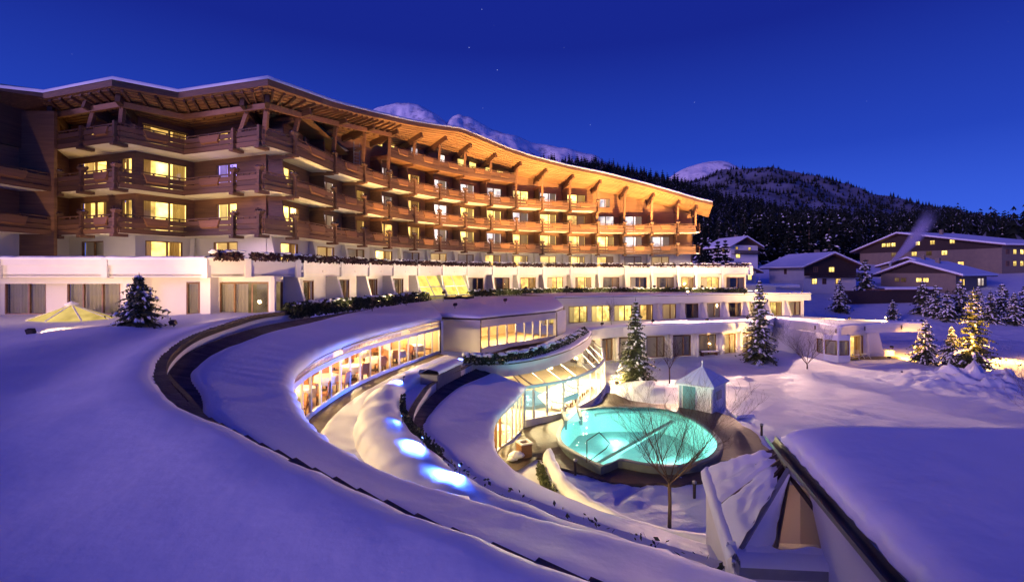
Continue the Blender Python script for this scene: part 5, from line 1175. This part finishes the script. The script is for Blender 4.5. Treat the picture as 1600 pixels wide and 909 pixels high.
plant_bare('spreading leafless shrub tree before the white pavilion wall', P(1261,577,0), (14, 3.9, .12, .9, .06, 6))
plant_bare('leafless bush reaching above the snow roofed house', (27.6,24.3,0), (21, 3.9, .10, .8, .05, 7))
plant_bare('thin bare sapling on the fascia terrace beside the tree lights', (9.7,47.0,3.3), (33, 2.2, .3, .5, .03, 4))

# ------------------------------------------------------------------ hedges on parapets and terraces
ORD = ['first','second','third','fourth','fifth','sixth','seventh','eighth','ninth','tenth','eleventh','twelfth','thirteenth','fourteenth','fifteenth','sixteenth','seventeenth','eighteenth','nineteenth','twentieth']
def hedge_row(pts, w, h, n, leaf, mt, label, group, z, snow=.5, seed=1, name='hedge'):
    pts = [Vector(p) for p in pts]; rnd = random.Random(seed); c = (pts[0]+pts[-1])/2; t = thing(name, label, 'hedge', (c.x,c.y,z), group=group); L = []; pr_ = resample(pts, 30); m = MB(); sn = MB()
    for _ in range(n):
        k = rnd.uniform(0,28.9); j = int(k); q = pr_[j].lerp(pr_[j+1],k-j); d = (pr_[j+1]-pr_[j]).normalized(); nn = Vector((-d.y,d.x,0)); s_ = k/28.9*len(pts)*3
        lump = .72+.28*abs(math.sin(k*1.9+seed)); a = rnd.uniform(0,math.pi); rr = rnd.uniform(.75,1)
        p = q+nn*(math.cos(a)*w/2*rr)-Vector((c.x,c.y,0)); L.append((p.x,p.y,max(0.0,math.sin(a)*h*rr*lump)))
    leaf_quads(m, L, leaf, rnd); m.build('foliage', mt, t)['kind'] = 'stuff'
    for k in range(int(snow*30)):
        q = pr_[min(29,int(rnd.uniform(0,30)))]-Vector((c.x,c.y,0)); sn.blob((q.x+rnd.uniform(-.15,.15),q.y+rnd.uniform(-.1,.1),h*rnd.uniform(.72,.98)), rnd.uniform(.12,.3),rnd.uniform(.12,.25),rnd.uniform(.05,.1), rnd)
    if snow > 0: sn.build('snow_cap', M['snow'], t, True)['kind'] = 'stuff'
    return t
for i in range(5, len(F3P)-1):
    a, b = F3P[i], F3P[i+1]; d = (b-a).normalized(); nn = Vector((-d.y,d.x,0))
    hedge_row([a+d*.25+nn*.1, b-d*.25+nn*.1], .6, .55, 620, .12, M['leaf_red'], 'reddish brown hedge trough on the white parapet, %s along from the snow capped corner' % ORD[i-5], 'hedge troughs on the terrace parapet', 9.4, .25+.5*(i > 9), i)
hedge_row([Vector((-17.0,27.15,0)), Vector((-15.9,28.2,0))], .9, .6, 600, .14, M['leaf_red'], 'reddish hedge with thick snow caps at the corner of the terrace parapet', None, 9.4, .9, 99)
q0 = [P(x,y,6.0) for x,y in ((446,497),(500,491),(560,483),(620,475.5),(672,470))]
for k in range(4):
    a, b = q0[k], q0[k+1]; hedge_row([a.lerp(b,.02)+Vector((-.35,.6,0)), b.lerp(a,.02)+Vector((-.35,.6,0))], 1.0, .95, 1500, .13, M['leaf'], 'dark green clipped hedge behind the restaurant roof, %s section from the ring wall end' % ORD[k], 'hedge along the restaurant roof', 5.95, .55, 200+k)
for k, (f0, f1) in enumerate(((44,58),(58,72),(72,86),(86,100),(100,113))):
    hedge_row([A(lerp(f0,f1,j/4),30.2) for j in range(5)], .9, .7, 1500, .15, M['leaf'], 'snow topped dark hedge on the long terrace, %s section from the slanted yellow glazing' % ORD[k], 'hedges on the long terrace', 6.15, 1.0, 220+k)
hp = [near_pt(FT, px)+outward(near_pt(FT, px))*.75 for px in (742,790,835,870,900)]+[FT[48]+outward(FT[48])*.6]
for k in range(len(hp)-1):
    hedge_row([Vector((hp[k].x,hp[k].y,0)), Vector((hp[k+1].x,hp[k+1].y,0))], .7, .62, 900, .09, M['leaf'], 'snowy evergreen hedge on the round conservatory parapet, %s section from the ventilation box' % ORD[k], 'hedge on the round parapet', 3.42, .6, 240+k)
hedge_row([Vector((38,66,0)), Vector((50,68,0)), Vector((62,72,0))], 1.0, .8, 900, .2, M['leaf'], 'low dark hedge across the blue shaded snow behind the pavilion', None, ground_z(50,68), .6, 260)

# ------------------------------------------------------------------ small things on the lawn and terraces
pyr = thing('pyramid_skylight', 'low glowing pyramid skylight rising out of the lawn snow', 'skylight', (-24.4,26.6,6.15))
for k in range(8):
    a0, a1 = k*math.pi/4, (k+1)*math.pi/4; p_, q_ = Vector((2.1*math.cos(a0),1.5*math.sin(a0),.0)), Vector((2.1*math.cos(a1),1.5*math.sin(a1),.0)); t_ = Vector((0,0,.78))
    MB().add([p_, q_, t_], [(0,1,2)]).build('pane', M['pyramid_glow'], pyr); MB().bar(p_, t_, .07, .07).build('glazing_bar', M['white_metal'], pyr)
MB().lathe([(.0,1.0),(.05,.96),(.3,.84),(.32,.76),(.0,.76)], seg=10).build('cap', M['snow'], pyr, True)
lad = thing('access_ladder', 'tall metal maintenance ladder leaning in the roof recess above the third balcony', 'ladder', (0,0,0))
l0 = FP[9].lerp(BP[9],.3)+dz*(LV['L4']+.14); l1 = l0+dz*3.2
sd = Vector((.35,.5,0)).normalized()
for s_ in (-.3,.3): MB().tube([l0+sd*s_, l1+sd*s_], .03, 6).build('stile', M['grey_metal'], lad)
for k in range(10): MB().tube([l0+sd*-.3+dz*(.3*k+.2), l0+sd*.3+dz*(.3*k+.2)], .02, 6).build('rung', M['grey_metal'], lad)
for i, f in ((7,.55),(8,.5)):
    q = FP[i].lerp(FP[i+1],f).lerp(BP[i].lerp(BP[i+1],f),.5); t = thing('folded_parasol', 'dark folded cover standing on the %s balcony of the curved front' % ('topmost' if i == 7 else 'upper wooden'), 'parasol', (q.x,q.y,LV['L4']+.14 if i == 7 else LV['L2']+.14)); MB().lathe([(.0,1.9),(.06,1.85),(.3,.9),(.22,.5),(.05,.3),(.05,.02),(.25,0),(.0,0)], seg=10).build('cover', M['room_dark'], t, True)
bn = thing('garden_bench', 'low dark bench with snowy seat near the white garden doors', 'bench', P(1108,556,0), R(10))
MB().box(-1.0,1.0,-.25,.25,.38,.45).build('seat', M['wood'], bn)
for x in (-.8,.8): MB().box(x-.06,x+.06,-.2,.2,0,.38).build('leg', M['wood'], bn)
MB().loft([[Vector((lerp(-1,1,k/8),y,.45+h)) for k in range(9)] for y, h in ((-.26,0),(-.2,.1),(0,.15),(.2,.1),(.26,0))]).build('snow_cap', M['snow'], bn, True)

# ------------------------------------------------------------------ village
def village_house(name, label, loc, rz, w, d, h, rise, over, wallc, gablec, wins, asym=.0, snow_t=.3, cat='house', lower=None):
    t = thing(name, label, cat, loc, rz)            # the gable faces local -y; w across it, d deep
    x0, x1 = -w/2, w/2; ap = asym*w
    MB().box(x0,x1,0,d,-1.5,h).build('wall', wallc, t)
    MB().prism([Vector((x0,-.02,h)), Vector((x1,-.02,h)), Vector((ap,-.02,h+rise*.93))], (0,1,0), d).build('gable', gablec, t)
    if lower: MB().box(x0+.02,x1-.02,-.06,.0,lower[0],lower[1]).build('timber_front', gablec, t)
    k0, k1 = rise/(ap-x0), rise/(x1-ap); a, b, c = Vector((x0-over,0,h-over*k0)), Vector((ap,0,h+rise)), Vector((x1+over,0,h-over*k1)); y0 = Vector((0,-over,0)); L = d+2*over
    rf = MB(); rf.prism([a+y0, b+y0, c+y0, c+y0-dz*.22, b+y0-dz*.22, a+y0-dz*.22], (0,1,0), L); rf = rf.build('roof', M['wood'], t)
    MB().prism([a+y0*1.03+dz*.01, a+y0*1.03+dz*snow_t, b+y0*1.03+dz*snow_t, c+y0*1.03+dz*snow_t, c+y0*1.03+dz*.01, b+y0*1.03+dz*.01], (0,1,0), L+.1).build('roof_snow', M['snow'], rf)
    chm = MB(); chm.box(ap+w*.12-.35,ap+w*.12+.35,d*.45,d*.45+.7,h,h+rise+.9); chm.build('chimney', M['plaster_far'], t)
    if cat == 'house' and h > 4.5:
        bb_ = MB(); bb_.box(-w/2+.3,w/2-.3,-1.2,-.02,2.55,2.68); bb_.build('balcony_floor', M['timber_far'], t)
        for k_ in range(4): MB().box(-w/2+.3,w/2-.3,-1.2,-1.14,2.7+.24*k_,2.88+.24*k_).build('balcony_board', M['timber_far'], t)
    for face, x, z, ww, hh, c_ in wins:
        Mw = Matrix.Translation((x,-.03,z)) if face == 'f' else (Matrix.Translation((x0-.02,x,z)) @ Matrix.Rotation(R(-90),4,'Z') if face == 'l' else Matrix.Translation((x1+.02,x,z)) @ Matrix.Rotation(R(90),4,'Z'))
        if face == 'f' and (lower and lower[0] <= z <= lower[1] or z > h): Mw = Matrix.Translation((x,-.1,z))
        m = MB(); e_ = .08; m.box(-ww/2,ww/2,-.06,.0,0,e_); m.box(-ww/2,ww/2,-.06,0,hh-e_,hh); m.box(-ww/2,-ww/2+e_,-.06,0,e_,hh-e_); m.box(ww/2-e_,ww/2,-.06,0,e_,hh-e_); m.box(-.03,.03,-.06,0,e_,hh-e_)
        o = m.build('window', M['wood_light'], t, M=Mw); MB().add([(-ww/2+e_,-.02,e_),(ww/2-e_,-.02,e_),(ww/2-e_,-.02,hh-e_),(-ww/2+e_,-.02,hh-e_)], [(0,1,2,3)]).build('pane', M[ROOMS[c_]], o)
    return t
def vil(px, Y): x = (px-PCX)/F*Y; return (x, Y, 0)
# grey barn house
v = vil(1297,92); village_house('chalet_house', 'wide grey house with dark timber upper gable and long snowy roof', (v[0],v[1],5.2), R(4), 10.5, 11, 5.0, 2.2, 1.3, M['plaster'], M['timber_far'], [('f',-3.2,1.3,1.1,1.1,'b'),('f',-1.2,1.3,.8,1.1,'k'),('f',1.6,1.3,1.1,1.1,'w'),('f',-3.0,3.6,.9,1.0,'k'),('f',.2,3.6,1.2,1.0,'b'),('l',5.5,3.2,.8,1.0,'k')], 0, .3, lower=(2.9,5.0))
v = vil(1163,128); village_house('chalet_house', 'pale chalet with lit windows and balcony below the dark wood', (v[0],v[1],11.0), R(14), 8.5, 9, 5.0, 2.2, 1.1, M['plaster'], M['timber_far'], [('f',-2,1.6,1.4,1.1,'b'),('f',1.6,3.6,.8,.9,'b'),('l',2.5,3.0,1.3,1.1,'b'),('l',5.5,3.0,1.0,1.1,'w'),('f',-2.4,3.8,.8,.8,'w')], 0, .3)
v = vil(1152,98); village_house('chalet_house', 'low house with broad snowy gable roof just past the hotel end', (v[0],v[1],6.0), R(4), 8.0, 8, 3.2, 1.6, 1.0, M['plaster'], M['timber_far'], [('f',2.6,1.2,.9,1.2,'b'),('f',1.2,1.2,.9,1.2,'w'),('f',-1,1.2,.9,1.2,'d')], 0, .3)
ga = thing('flat_roof_annexe', 'low flat roofed building with a row of bluish lit windows behind the terrace end', 'building', vil(1165,84)[:2]+(3.2,), R(-8))
MB().box(-5.0,5.0,0,6,-1,3.0).build('wall', M['plaster'], ga); MB().box(-5.4,8.6,-.6,6.4,3.0,3.25).build('roof', M['plaster_w'], ga); MB().loft([[Vector((lerp(-5.4,8.6,k/10),y,3.25+h)) for k in range(11)] for y, h in ((-.6,0),(-.5,.25),(3,.35),(6.4,.2))]).build('roof_snow', M['snow'], ga, True)
for k in range(4):
    o = MB().box(-2.4+1.25*k,-1.3+1.25*k,-.06,-.0,1.3,2.5).build('window', M['white_metal'], ga); MB().add([(-2.32+1.25*k,-.07,1.38),(-1.38+1.25*k,-.07,1.38),(-1.38+1.25*k,-.07,2.42),(-2.32+1.25*k,-.07,2.42)],[(0,1,2,3)]).build('pane', M['room_bright'] if k < 2 else M['room_cool'], o)
# far wide hotel
v = vil(1440,140); wn_ = [('f',x,4.6,1.5,1.3,c_) for x, c_ in ((-8,'d'),(-2,'b'),(2,'d'),(6,'b'))]+[('f',x,7.7,1.3,1.2,'b') for x in (-11,-9.5,-8,-1,3,8)]+[('f',x,1.4,1.5,1.3,c_) for x, c_ in ((-4,'w'),(1,'b'),(6,'d'),(10,'w'))]+[('f',-2.5,9.6,1.1,.9,'b')]+[('r',x,z_,1.2,1.3,'b' if (int(x)+int(z_))%3 else 'k') for x in (2,4.5,7,9.5) for z_ in (1.4,4.4)]
village_house('mountain_hotel', 'wide far hotel with dark timber gable, many lit windows and one long snowy roof', (v[0],v[1],9.0), R(-76), 38, 20, 7.0, 4.6, 2.0, M['plaster_far'], M['timber_far'], wn_, -.15, .4, 'hotel', (6.0,7.0))
v = vil(1412,112); village_house('chalet_house', 'small house with smoking metal flue and two snowy gables before the far hotel', (v[0],v[1],6.8), R(-56), 9, 12, 3.6, 1.7, .9, M['plaster_far'], M['timber_far'], [('f',-4,.8,1.5,1.1,'b'),('f',3,1.0,1.2,1.1,'d'),('f',4.6,1.0,1.0,1.1,'w')], .1, .3)
v = vil(1432,96); village_house('chalet_house', 'broad low house with deep snowy roof and lit strip windows above the thicket', (v[0],v[1],5.2), R(-58), 12, 18, 3.4, 2.3, 1.4, M['plaster_far'], M['timber_far'], [('f',-3.2,1.6,.9,.9,'d'),('f',-2.1,1.6,.9,.9,'d'),('f',.4,1.6,1.0,.9,'b'),('f',1.5,1.6,1.0,.9,'b'),('r',2.4,1.0,1.0,1.3,'w'),('r',4.0,1.0,1.0,1.3,'b'),('r',13.0,.8,1.6,1.6,'c'),('r',15.2,.8,1.4,1.6,'c')], -.05, .35)
v = vil(1608,125); village_house('chalet_house', 'yellowish house partly out of view right of the far hotel', (v[0],v[1],7.5), R(-50), 9, 8, 6.0, 1.8, 1.0, M['plaster_far'], M['timber_far'], [('f',-3,1.5,1.2,1.2,'d'),('f',-3,4.2,1.2,1.2,'b')], 0, .3)
gs = thing('garden_shed', 'low dark fence shed with snowy flat roof below the far houses', 'shed', vil(1395,84)[:2]+(3.4,), R(6))
MB().box(-9,8,0,.25,-1.2,2.2).build('fence_wall', M['timber_far'], gs); MB().box(-2,9,-.5,3.5,2.2,2.4).build('roof', M['wood'], gs); MB().loft([[Vector((lerp(-2.05,9.05,k/10),y,2.4+h)) for k in range(11)] for y, h in ((-.55,0),(-.5,.3),(1.5,.4),(3.5,.3))]).build('roof_snow', M['snow'], gs, True)
fl = thing('metal_flue', 'slim metal flue pipe smoking on the small twin gabled house', 'chimney', PD(1391,440,111)); MB().lathe([(.22,0),(.22,4.0),(.32,4.0),(.32,4.3),(.0,4.35)], seg=12).build('pipe', M['grey_metal'], fl)
# smoke plume as a soft volume drifting right and up
s0, s1 = PD(1391,411,111), PD(1476,340,112); ax_ = (s1-s0); SL = ax_.length; zz_ = ax_.normalized(); xx_ = Vector((zz_.z,0,-zz_.x)).normalized(); yy_ = zz_.cross(xx_)
SM = Matrix(((xx_.x,yy_.x,zz_.x,s0.x),(xx_.y,yy_.y,zz_.y,s0.y),(xx_.z,yy_.z,zz_.z,s0.z),(0,0,0,1))); SB, SA, SC = .155, .28, .012   # widening, mouth, bend
m = MB(); m.loft([[Vector((SC*t*t*-1+(SA+SB*t)*math.cos(a), (SA+SB*t)*math.sin(a), t)) for a in np.linspace(0,2*math.pi,17)[:-1]] for t in np.linspace(0,SL,16)], True); m.f += [tuple(range(15,-1,-1)), tuple(range(15*16,16*16))]; m.m += [0,0]
sv = bpy.data.materials.new('smoke'); sv.use_nodes = True; n, l = sv.node_tree.nodes, sv.node_tree.links; n.clear()
o_ = n.new('ShaderNodeOutputMaterial'); pv = n.new('ShaderNodeVolumePrincipled'); pv.inputs['Color'].default_value = (.95,.88,.93,1); pv.inputs['Anisotropy'].default_value = .2
tc = n.new('ShaderNodeTexCoord'); sp_ = n.new('ShaderNodeSeparateXYZ'); l.new(tc.outputs['Object'], sp_.inputs[0])
def mth(op, a, b=None):
    q = n.new('ShaderNodeMath'); q.operation = op
    for k_, v_ in enumerate((a, b)):
        if v_ is None: continue
        if hasattr(v_, 'links'): l.new(v_, q.inputs[k_])
        else: q.inputs[k_].default_value = v_
    return q.outputs[0]
z2 = mth('MULTIPLY', sp_.outputs['Z'], sp_.outputs['Z']); xo = mth('ADD', sp_.outputs['X'], mth('MULTIPLY', z2, SC)); rr_ = mth('SQRT', mth('ADD', mth('MULTIPLY', xo, xo), mth('MULTIPLY', sp_.outputs['Y'], sp_.outputs['Y'])))
rn = mth('DIVIDE', rr_, mth('ADD', mth('MULTIPLY', sp_.outputs['Z'], SB), SA)); core = mth('POWER', mth('MAXIMUM', mth('SUBTRACT', 1.0, rn), 0.0), 1.6); fd = mth('POWER', mth('MAXIMUM', mth('SUBTRACT', 1.0, mth('DIVIDE', sp_.outputs['Z'], SL)), 0.0), 2.4)
nz = n.new('ShaderNodeTexNoise'); nz.inputs['Scale'].default_value = .7; nz.inputs['Detail'].default_value = 4; l.new(tc.outputs['Object'], nz.inputs[0])
l.new(mth('MULTIPLY', mth('MULTIPLY', mth('MULTIPLY', core, fd), mth('ADD', nz.outputs[0], .1)), 26.0), pv.inputs['Density']); l.new(pv.outputs[0], o_.inputs['Volume'])
tag(m.build('smoke', sv, None, True, SM), 'thin pale smoke plume drifting from the metal flue', 'smoke', kind='stuff')

# ------------------------------------------------------------------ wooded hills and snowy mountains
def ridge(name, pts, D, base_d, base_z, mt, rough, ncol=120, nrow=40, kind='structure', back=1.25, sharp=1.0):
    pxs_ = [p[0] for p in pts]; pys = [p[1] for p in pts]; rows = []
    for j in range(nrow+1):
        t = j/nrow; row = []
        for i in range(ncol+1):
            px = lerp(pxs_[0],pxs_[-1],i/ncol); py = interp(px,pxs_,pys); k = (px-PCX)/F
            zr = H+(PCY-py)/F*D
            if t <= .85: s = t/.85; Y = lerp(base_d,D,s); z = lerp(base_z,zr,s**sharp)
            else: s = (t-.85)/.15; Y = lerp(D,D*back,s); z = lerp(zr,zr*.8,s)
            z += rough*fbm(k*Y*2.2/D*6,Y/D*9,D*.01,5)*smooth(t*3)*(.35 if abs(t-.85) < .04 else 1)
            row.append(Vector((k*Y,Y,z)))
        rows.append(row)
    m = MB(); m.loft(rows); return tag(m.build(name, mt, None, True), kind=kind), rows
slope_pts = [(520,190),(590,202),(660,219),(720,240),(790,256),(830,262),(870,260),(935,262),(985,273),(1050,292),(1110,310),(1180,327),(1250,338),(1330,347),(1420,350),(1480,342),(1540,350),(1600,360),(1700,378)]
hillA, rowsA = ridge('wooded_hill', slope_pts, 640, 175, 13, M['forest_floor'], 7, 140, 44)
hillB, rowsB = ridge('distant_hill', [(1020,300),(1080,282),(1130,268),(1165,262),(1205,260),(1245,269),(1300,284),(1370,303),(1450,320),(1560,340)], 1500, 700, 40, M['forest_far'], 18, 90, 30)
ridge('snow_mountain', [(380,215),(470,195),(560,182),(590,171),(615,164),(638,160),(655,165),(690,184),(698,190),(706,182),(718,177),(735,183),(765,200),(800,211),(830,222),(870,229),(893,232),(915,240),(960,262),(1040,300)], 4200, 1900, 120, M['mountain'], 95, 220, 60, sharp=1.25)
ridge('snow_mountain', [(1010,300),(1050,276),(1075,262),(1095,254),(1115,251),(1140,254),(1160,262),(1200,280),(1260,300)], 3200, 1700, 90, M['mountain'], 40, 90, 40, sharp=1.2)
# forest: thousands of small conifers as one mass
def far_conifer(seed):
    rnd = random.Random(seed); v, f, mi = [], [], []
    for wi in range(7):
        t = wi/7; z = .06+.94*t; r = .20*(1-t)**.9+.015; n = 7
        b = len(v); v.append((0,0,z+.19*(1-t)+.02))
        for k in range(n*2):
            a = math.pi*k/n+wi; rr = r*(rnd.uniform(.9,1.25) if k%2 == 0 else rnd.uniform(.45,.65)); v.append((rr*math.cos(a), rr*math.sin(a), z-(.035 if k%2 == 0 else 0)))
        for k in range(n*2): f.append((b, b+1+k, b+1+(k+1)%(2*n))); mi.append(1 if rnd.random() < .13 else 0)
    return np.array(v), np.array(f), np.array(mi)
protos = [far_conifer(k) for k in range(5)]
def forest(name, rows, n, hmin, hmax, tmin, tmax, seed, label):
    rnd = random.Random(seed); V, Fc, MI, off_ = [], [], [], 0; nr, nc = len(rows), len(rows[0])
    for _ in range(n):
        t = lerp(tmin,tmax,rnd.random()**.75); j = t*(nr-2); i = rnd.uniform(0,nc-1.01); jj, ii = int(j), int(i); p = rows[jj][ii].lerp(rows[jj+1][ii],j-jj).lerp(rows[jj][ii+1].lerp(rows[jj+1][ii+1],j-jj), i-ii)
        v, f, mi = protos[rnd.randrange(5)]; h = rnd.uniform(hmin,hmax)*(.62+.5*abs(noise.noise(Vector((p.x*.012,p.y*.012,seed)))+.4))*rnd.choice((.75,1,1,1.15)); a = rnd.uniform(0,6.28); ca, sa = math.cos(a), math.sin(a); w = h*rnd.uniform(.85,1.2)
        vv = np.stack([(v[:,0]*ca-v[:,1]*sa)*w+p.x, (v[:,0]*sa+v[:,1]*ca)*w+p.y, v[:,2]*h+p.z-.5], 1); V.append(vv); Fc.append(f+off_); MI.append(mi); off_ += len(v)
    V, Fc, MI = np.concatenate(V), np.concatenate(Fc), np.concatenate(MI); me = bpy.data.meshes.new(name)
    me.vertices.add(len(V)); me.vertices.foreach_set('co', V.astype(np.float32).ravel()); me.loops.add(len(Fc)*3); me.loops.foreach_set('vertex_index', Fc.astype(np.int32).ravel())
    me.polygons.add(len(Fc)); me.polygons.foreach_set('loop_start', np.arange(0,len(Fc)*3,3,dtype=np.int32)); me.materials.append(M['needle_far']); me.materials.append(M['forest_snow'])
    me.polygons.foreach_set('material_index', MI.astype(np.int32)); me.update(calc_edges=True); me.validate(); return tag(link(name, me), label, 'forest', kind='stuff')
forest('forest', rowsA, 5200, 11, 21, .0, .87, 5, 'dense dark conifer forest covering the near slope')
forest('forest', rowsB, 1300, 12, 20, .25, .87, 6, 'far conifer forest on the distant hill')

# ------------------------------------------------------------------ floodlights of the place
def floodlight(loc, aim, e_, colr, label, group, ang=110, h=.25):
    t = thing('floodlight', label, 'lamp', loc, group=group); d = (Vector(aim)-Vector(loc)).normalized(); Mq = Matrix.Translation((0,0,h)) @ d.to_track_quat('-Z','Y').to_matrix().to_4x4()
    MB().box(-.14,.14,-.1,.1,-.02,.14).build('housing', M['dark_metal'], t, M=Mq); MB().add([(-.12,-.08,-.025),(.12,-.08,-.025),(.12,.08,-.025),(-.12,.08,-.025)],[(0,1,2,3)]).build('lens', M['lamp_warm'], t, M=Mq)
    MB().tube([(0,0,0),(0,0,h)], .025, 6).build('stand', M['dark_metal'], t)
    l = bpy.data.lights.new('flood_light','SPOT'); l.energy = e_; l.color = colr; l.spot_size = R(ang); l.spot_blend = .8; l.shadow_soft_size = .12
    o = bpy.data.objects.new('flood_light', l); col.objects.link(o); o.parent = t; o.matrix_local = Mq @ Matrix.Translation((0,0,-.08))
ORANGE, WARM = (1.0,.56,.18), (1.0,.60,.26)
for f, e_ in ((2,2600),(12,4200),(24,5000),(36,8000),(47,10000),(58,13000),(69,15000),(80,16000),(90,15000),(100,11000)):      # on the courtyard edge of the long terrace, aimed up at the eaves
    q = A(f,26.5 if f > 40 else 29.3); z_ = 6.25
    q = A(f,27.8); floodlight((q.x,q.y,z_), tuple(A(f,30.6,20.0)), e_, ORANGE, 'floodlight at the hedge line aimed up at the wooden eaves', 'floodlights below the wooden front', 58)
for k, (x, y, z_, ax, ay, az, e_) in enumerate(((-27,20,6.1,-26,28.8,9.4,2000),(-19.5,19.5,6.1,-20,28.8,9.6,2500),(-15.5,22,6.2,-15,29,10.0,2200))):
    floodlight((x,y,z_), (ax,ay,az), e_, WARM, 'floodlight standing on the upper lawn aimed at the white hotel floors', 'floodlights on the upper lawn', 84)
for k, (q, aim, e_, lab) in enumerate(((Vector((8.0,36.5,.1)),(14,49,3),2600,'floodlight behind the conservatory aimed at the garden doors'),(Vector((25,47,.1)),(22,52,5),3800,'floodlight before the terrace corner aimed at the white walls'),(Vector((40.5,52.0,3.6)),(36.5,51.8,3.3),2600,'floodlight lying in the pavilion roof snow'),(Vector((36.9,46.9,.2)),(40.0,46.6,2.4),5000,'floodlight in the snow left of the gold lit fir'),(Vector((36.6,40.6,.2)),(40.6,42.7,4.0),16000,'floodlight left of the large gold fir'),(Vector((45.4,43.0,.2)),(41.4,42.7,4.2),16000,'floodlight right of the large gold fir'),(Vector((38.5,48.6,.9)),(41.5,49.4,.0),4500,'floodlight low at the pavilion wing wall'),(Vector((44.5,47.5,1.2)),(50.0,46.8,.0),15000,'floodlight over the snowy drive beside the large gold fir'),(Vector((33.5,55.5,6.3)),(30.5,57.5,8.6),3200,'floodlight at the end of the long terrace'))):
    if 'fir' in lab or 'drive' in lab or 'wing' in lab: q.z = ground_z(q.x,q.y)+(.25 if 'fir' in lab else .9)
    floodlight(tuple(q), aim, e_, (1.0,.45,.06) if 'fir' in lab or 'drive' in lab or 'wing' in lab else (1.0,.60,.20), lab, None, 62 if 'fir' in lab else 130)

for f, e_ in ((6,1000),(18,1300),(30,1500),(42,1500),(54,1900),(66,2000),(78,2200),(90,2400),(102,2600)):       # wash on the white storeys
    q = A(f,26.4 if f > 50 else 27.0); z_ = 6.2 if f > 50 else 6.0
    floodlight((q.x,q.y,z_), tuple(A(f,31.4,8.2)), e_, (1.0,.66,.32), 'floodlight on the courtyard side aimed at the white storeys', 'floodlights before the white storeys', 100, .9)

for x, y, aim, e_ in ((-26.5,28.4,(-26.5,33,10.6),160),(-20.0,28.6,(-19.5,33,10.6),160),(-16.2,30.0,(-17,34,10.6),110)):
    floodlight((x,y,8.65), aim, e_, (1.0,.68,.36), 'floodlight behind the terrace parapet aimed at the set back white storey', 'floodlights behind the terrace parapet', 150, .3)
floodlight((20.5,56.0,6.1), (15,30,0), 22000, (1.0,.60,.42), 'floodlight on the long terrace edge shining down over the garden snow', None, 110, .4)
floodlight((30,58.9,6.1), (27,34,0), 15000, (1.0,.60,.42), 'floodlight near the long terrace end shining down over the open snow', None, 100, .4)

for k, (x, y, z_, f, e_) in enumerate(((-4.4,37.0,5.95,26,15000),(-.6,41.5,6.05,41,28000),(8.5,45.4,3.6,57,50000),(14,47.9,3.6,72,60000),(20,49.3,3.6,86,60000),(25,51.0,3.6,98,48000))):
    floodlight((x,y,z_), tuple(A(f,31.8,18.5)), e_, ORANGE, 'strong floodlight aimed high at the balconies, %s from the restaurant end' % ORD[k], 'strong floodlights on the lower terraces', 44, .35)
for f in range(14, 104, 8):
    q = A(f,31.7); floodlight((q.x,q.y,8.62), tuple(A(f,33.2,10.6)), 90, (1.0,.70,.36), 'small floodlight behind the parapet hedges of the curved white storey', 'small floodlights on the terrace floor', 150, .2)
floodlight((36.5,52.0,3.55), (33.5,59.6,5.8), 4500, (1.0,.62,.2), 'floodlight on the pavilion roof aimed at the terrace end', None, 110, .25)


floodlight((50.0,52.0,ground_z(50,52)), (46.5,46.5,0), 22000, (1.0,.50,.10), 'tall floodlight post by the snowy drive behind the gold fir', None, 120, 2.6)
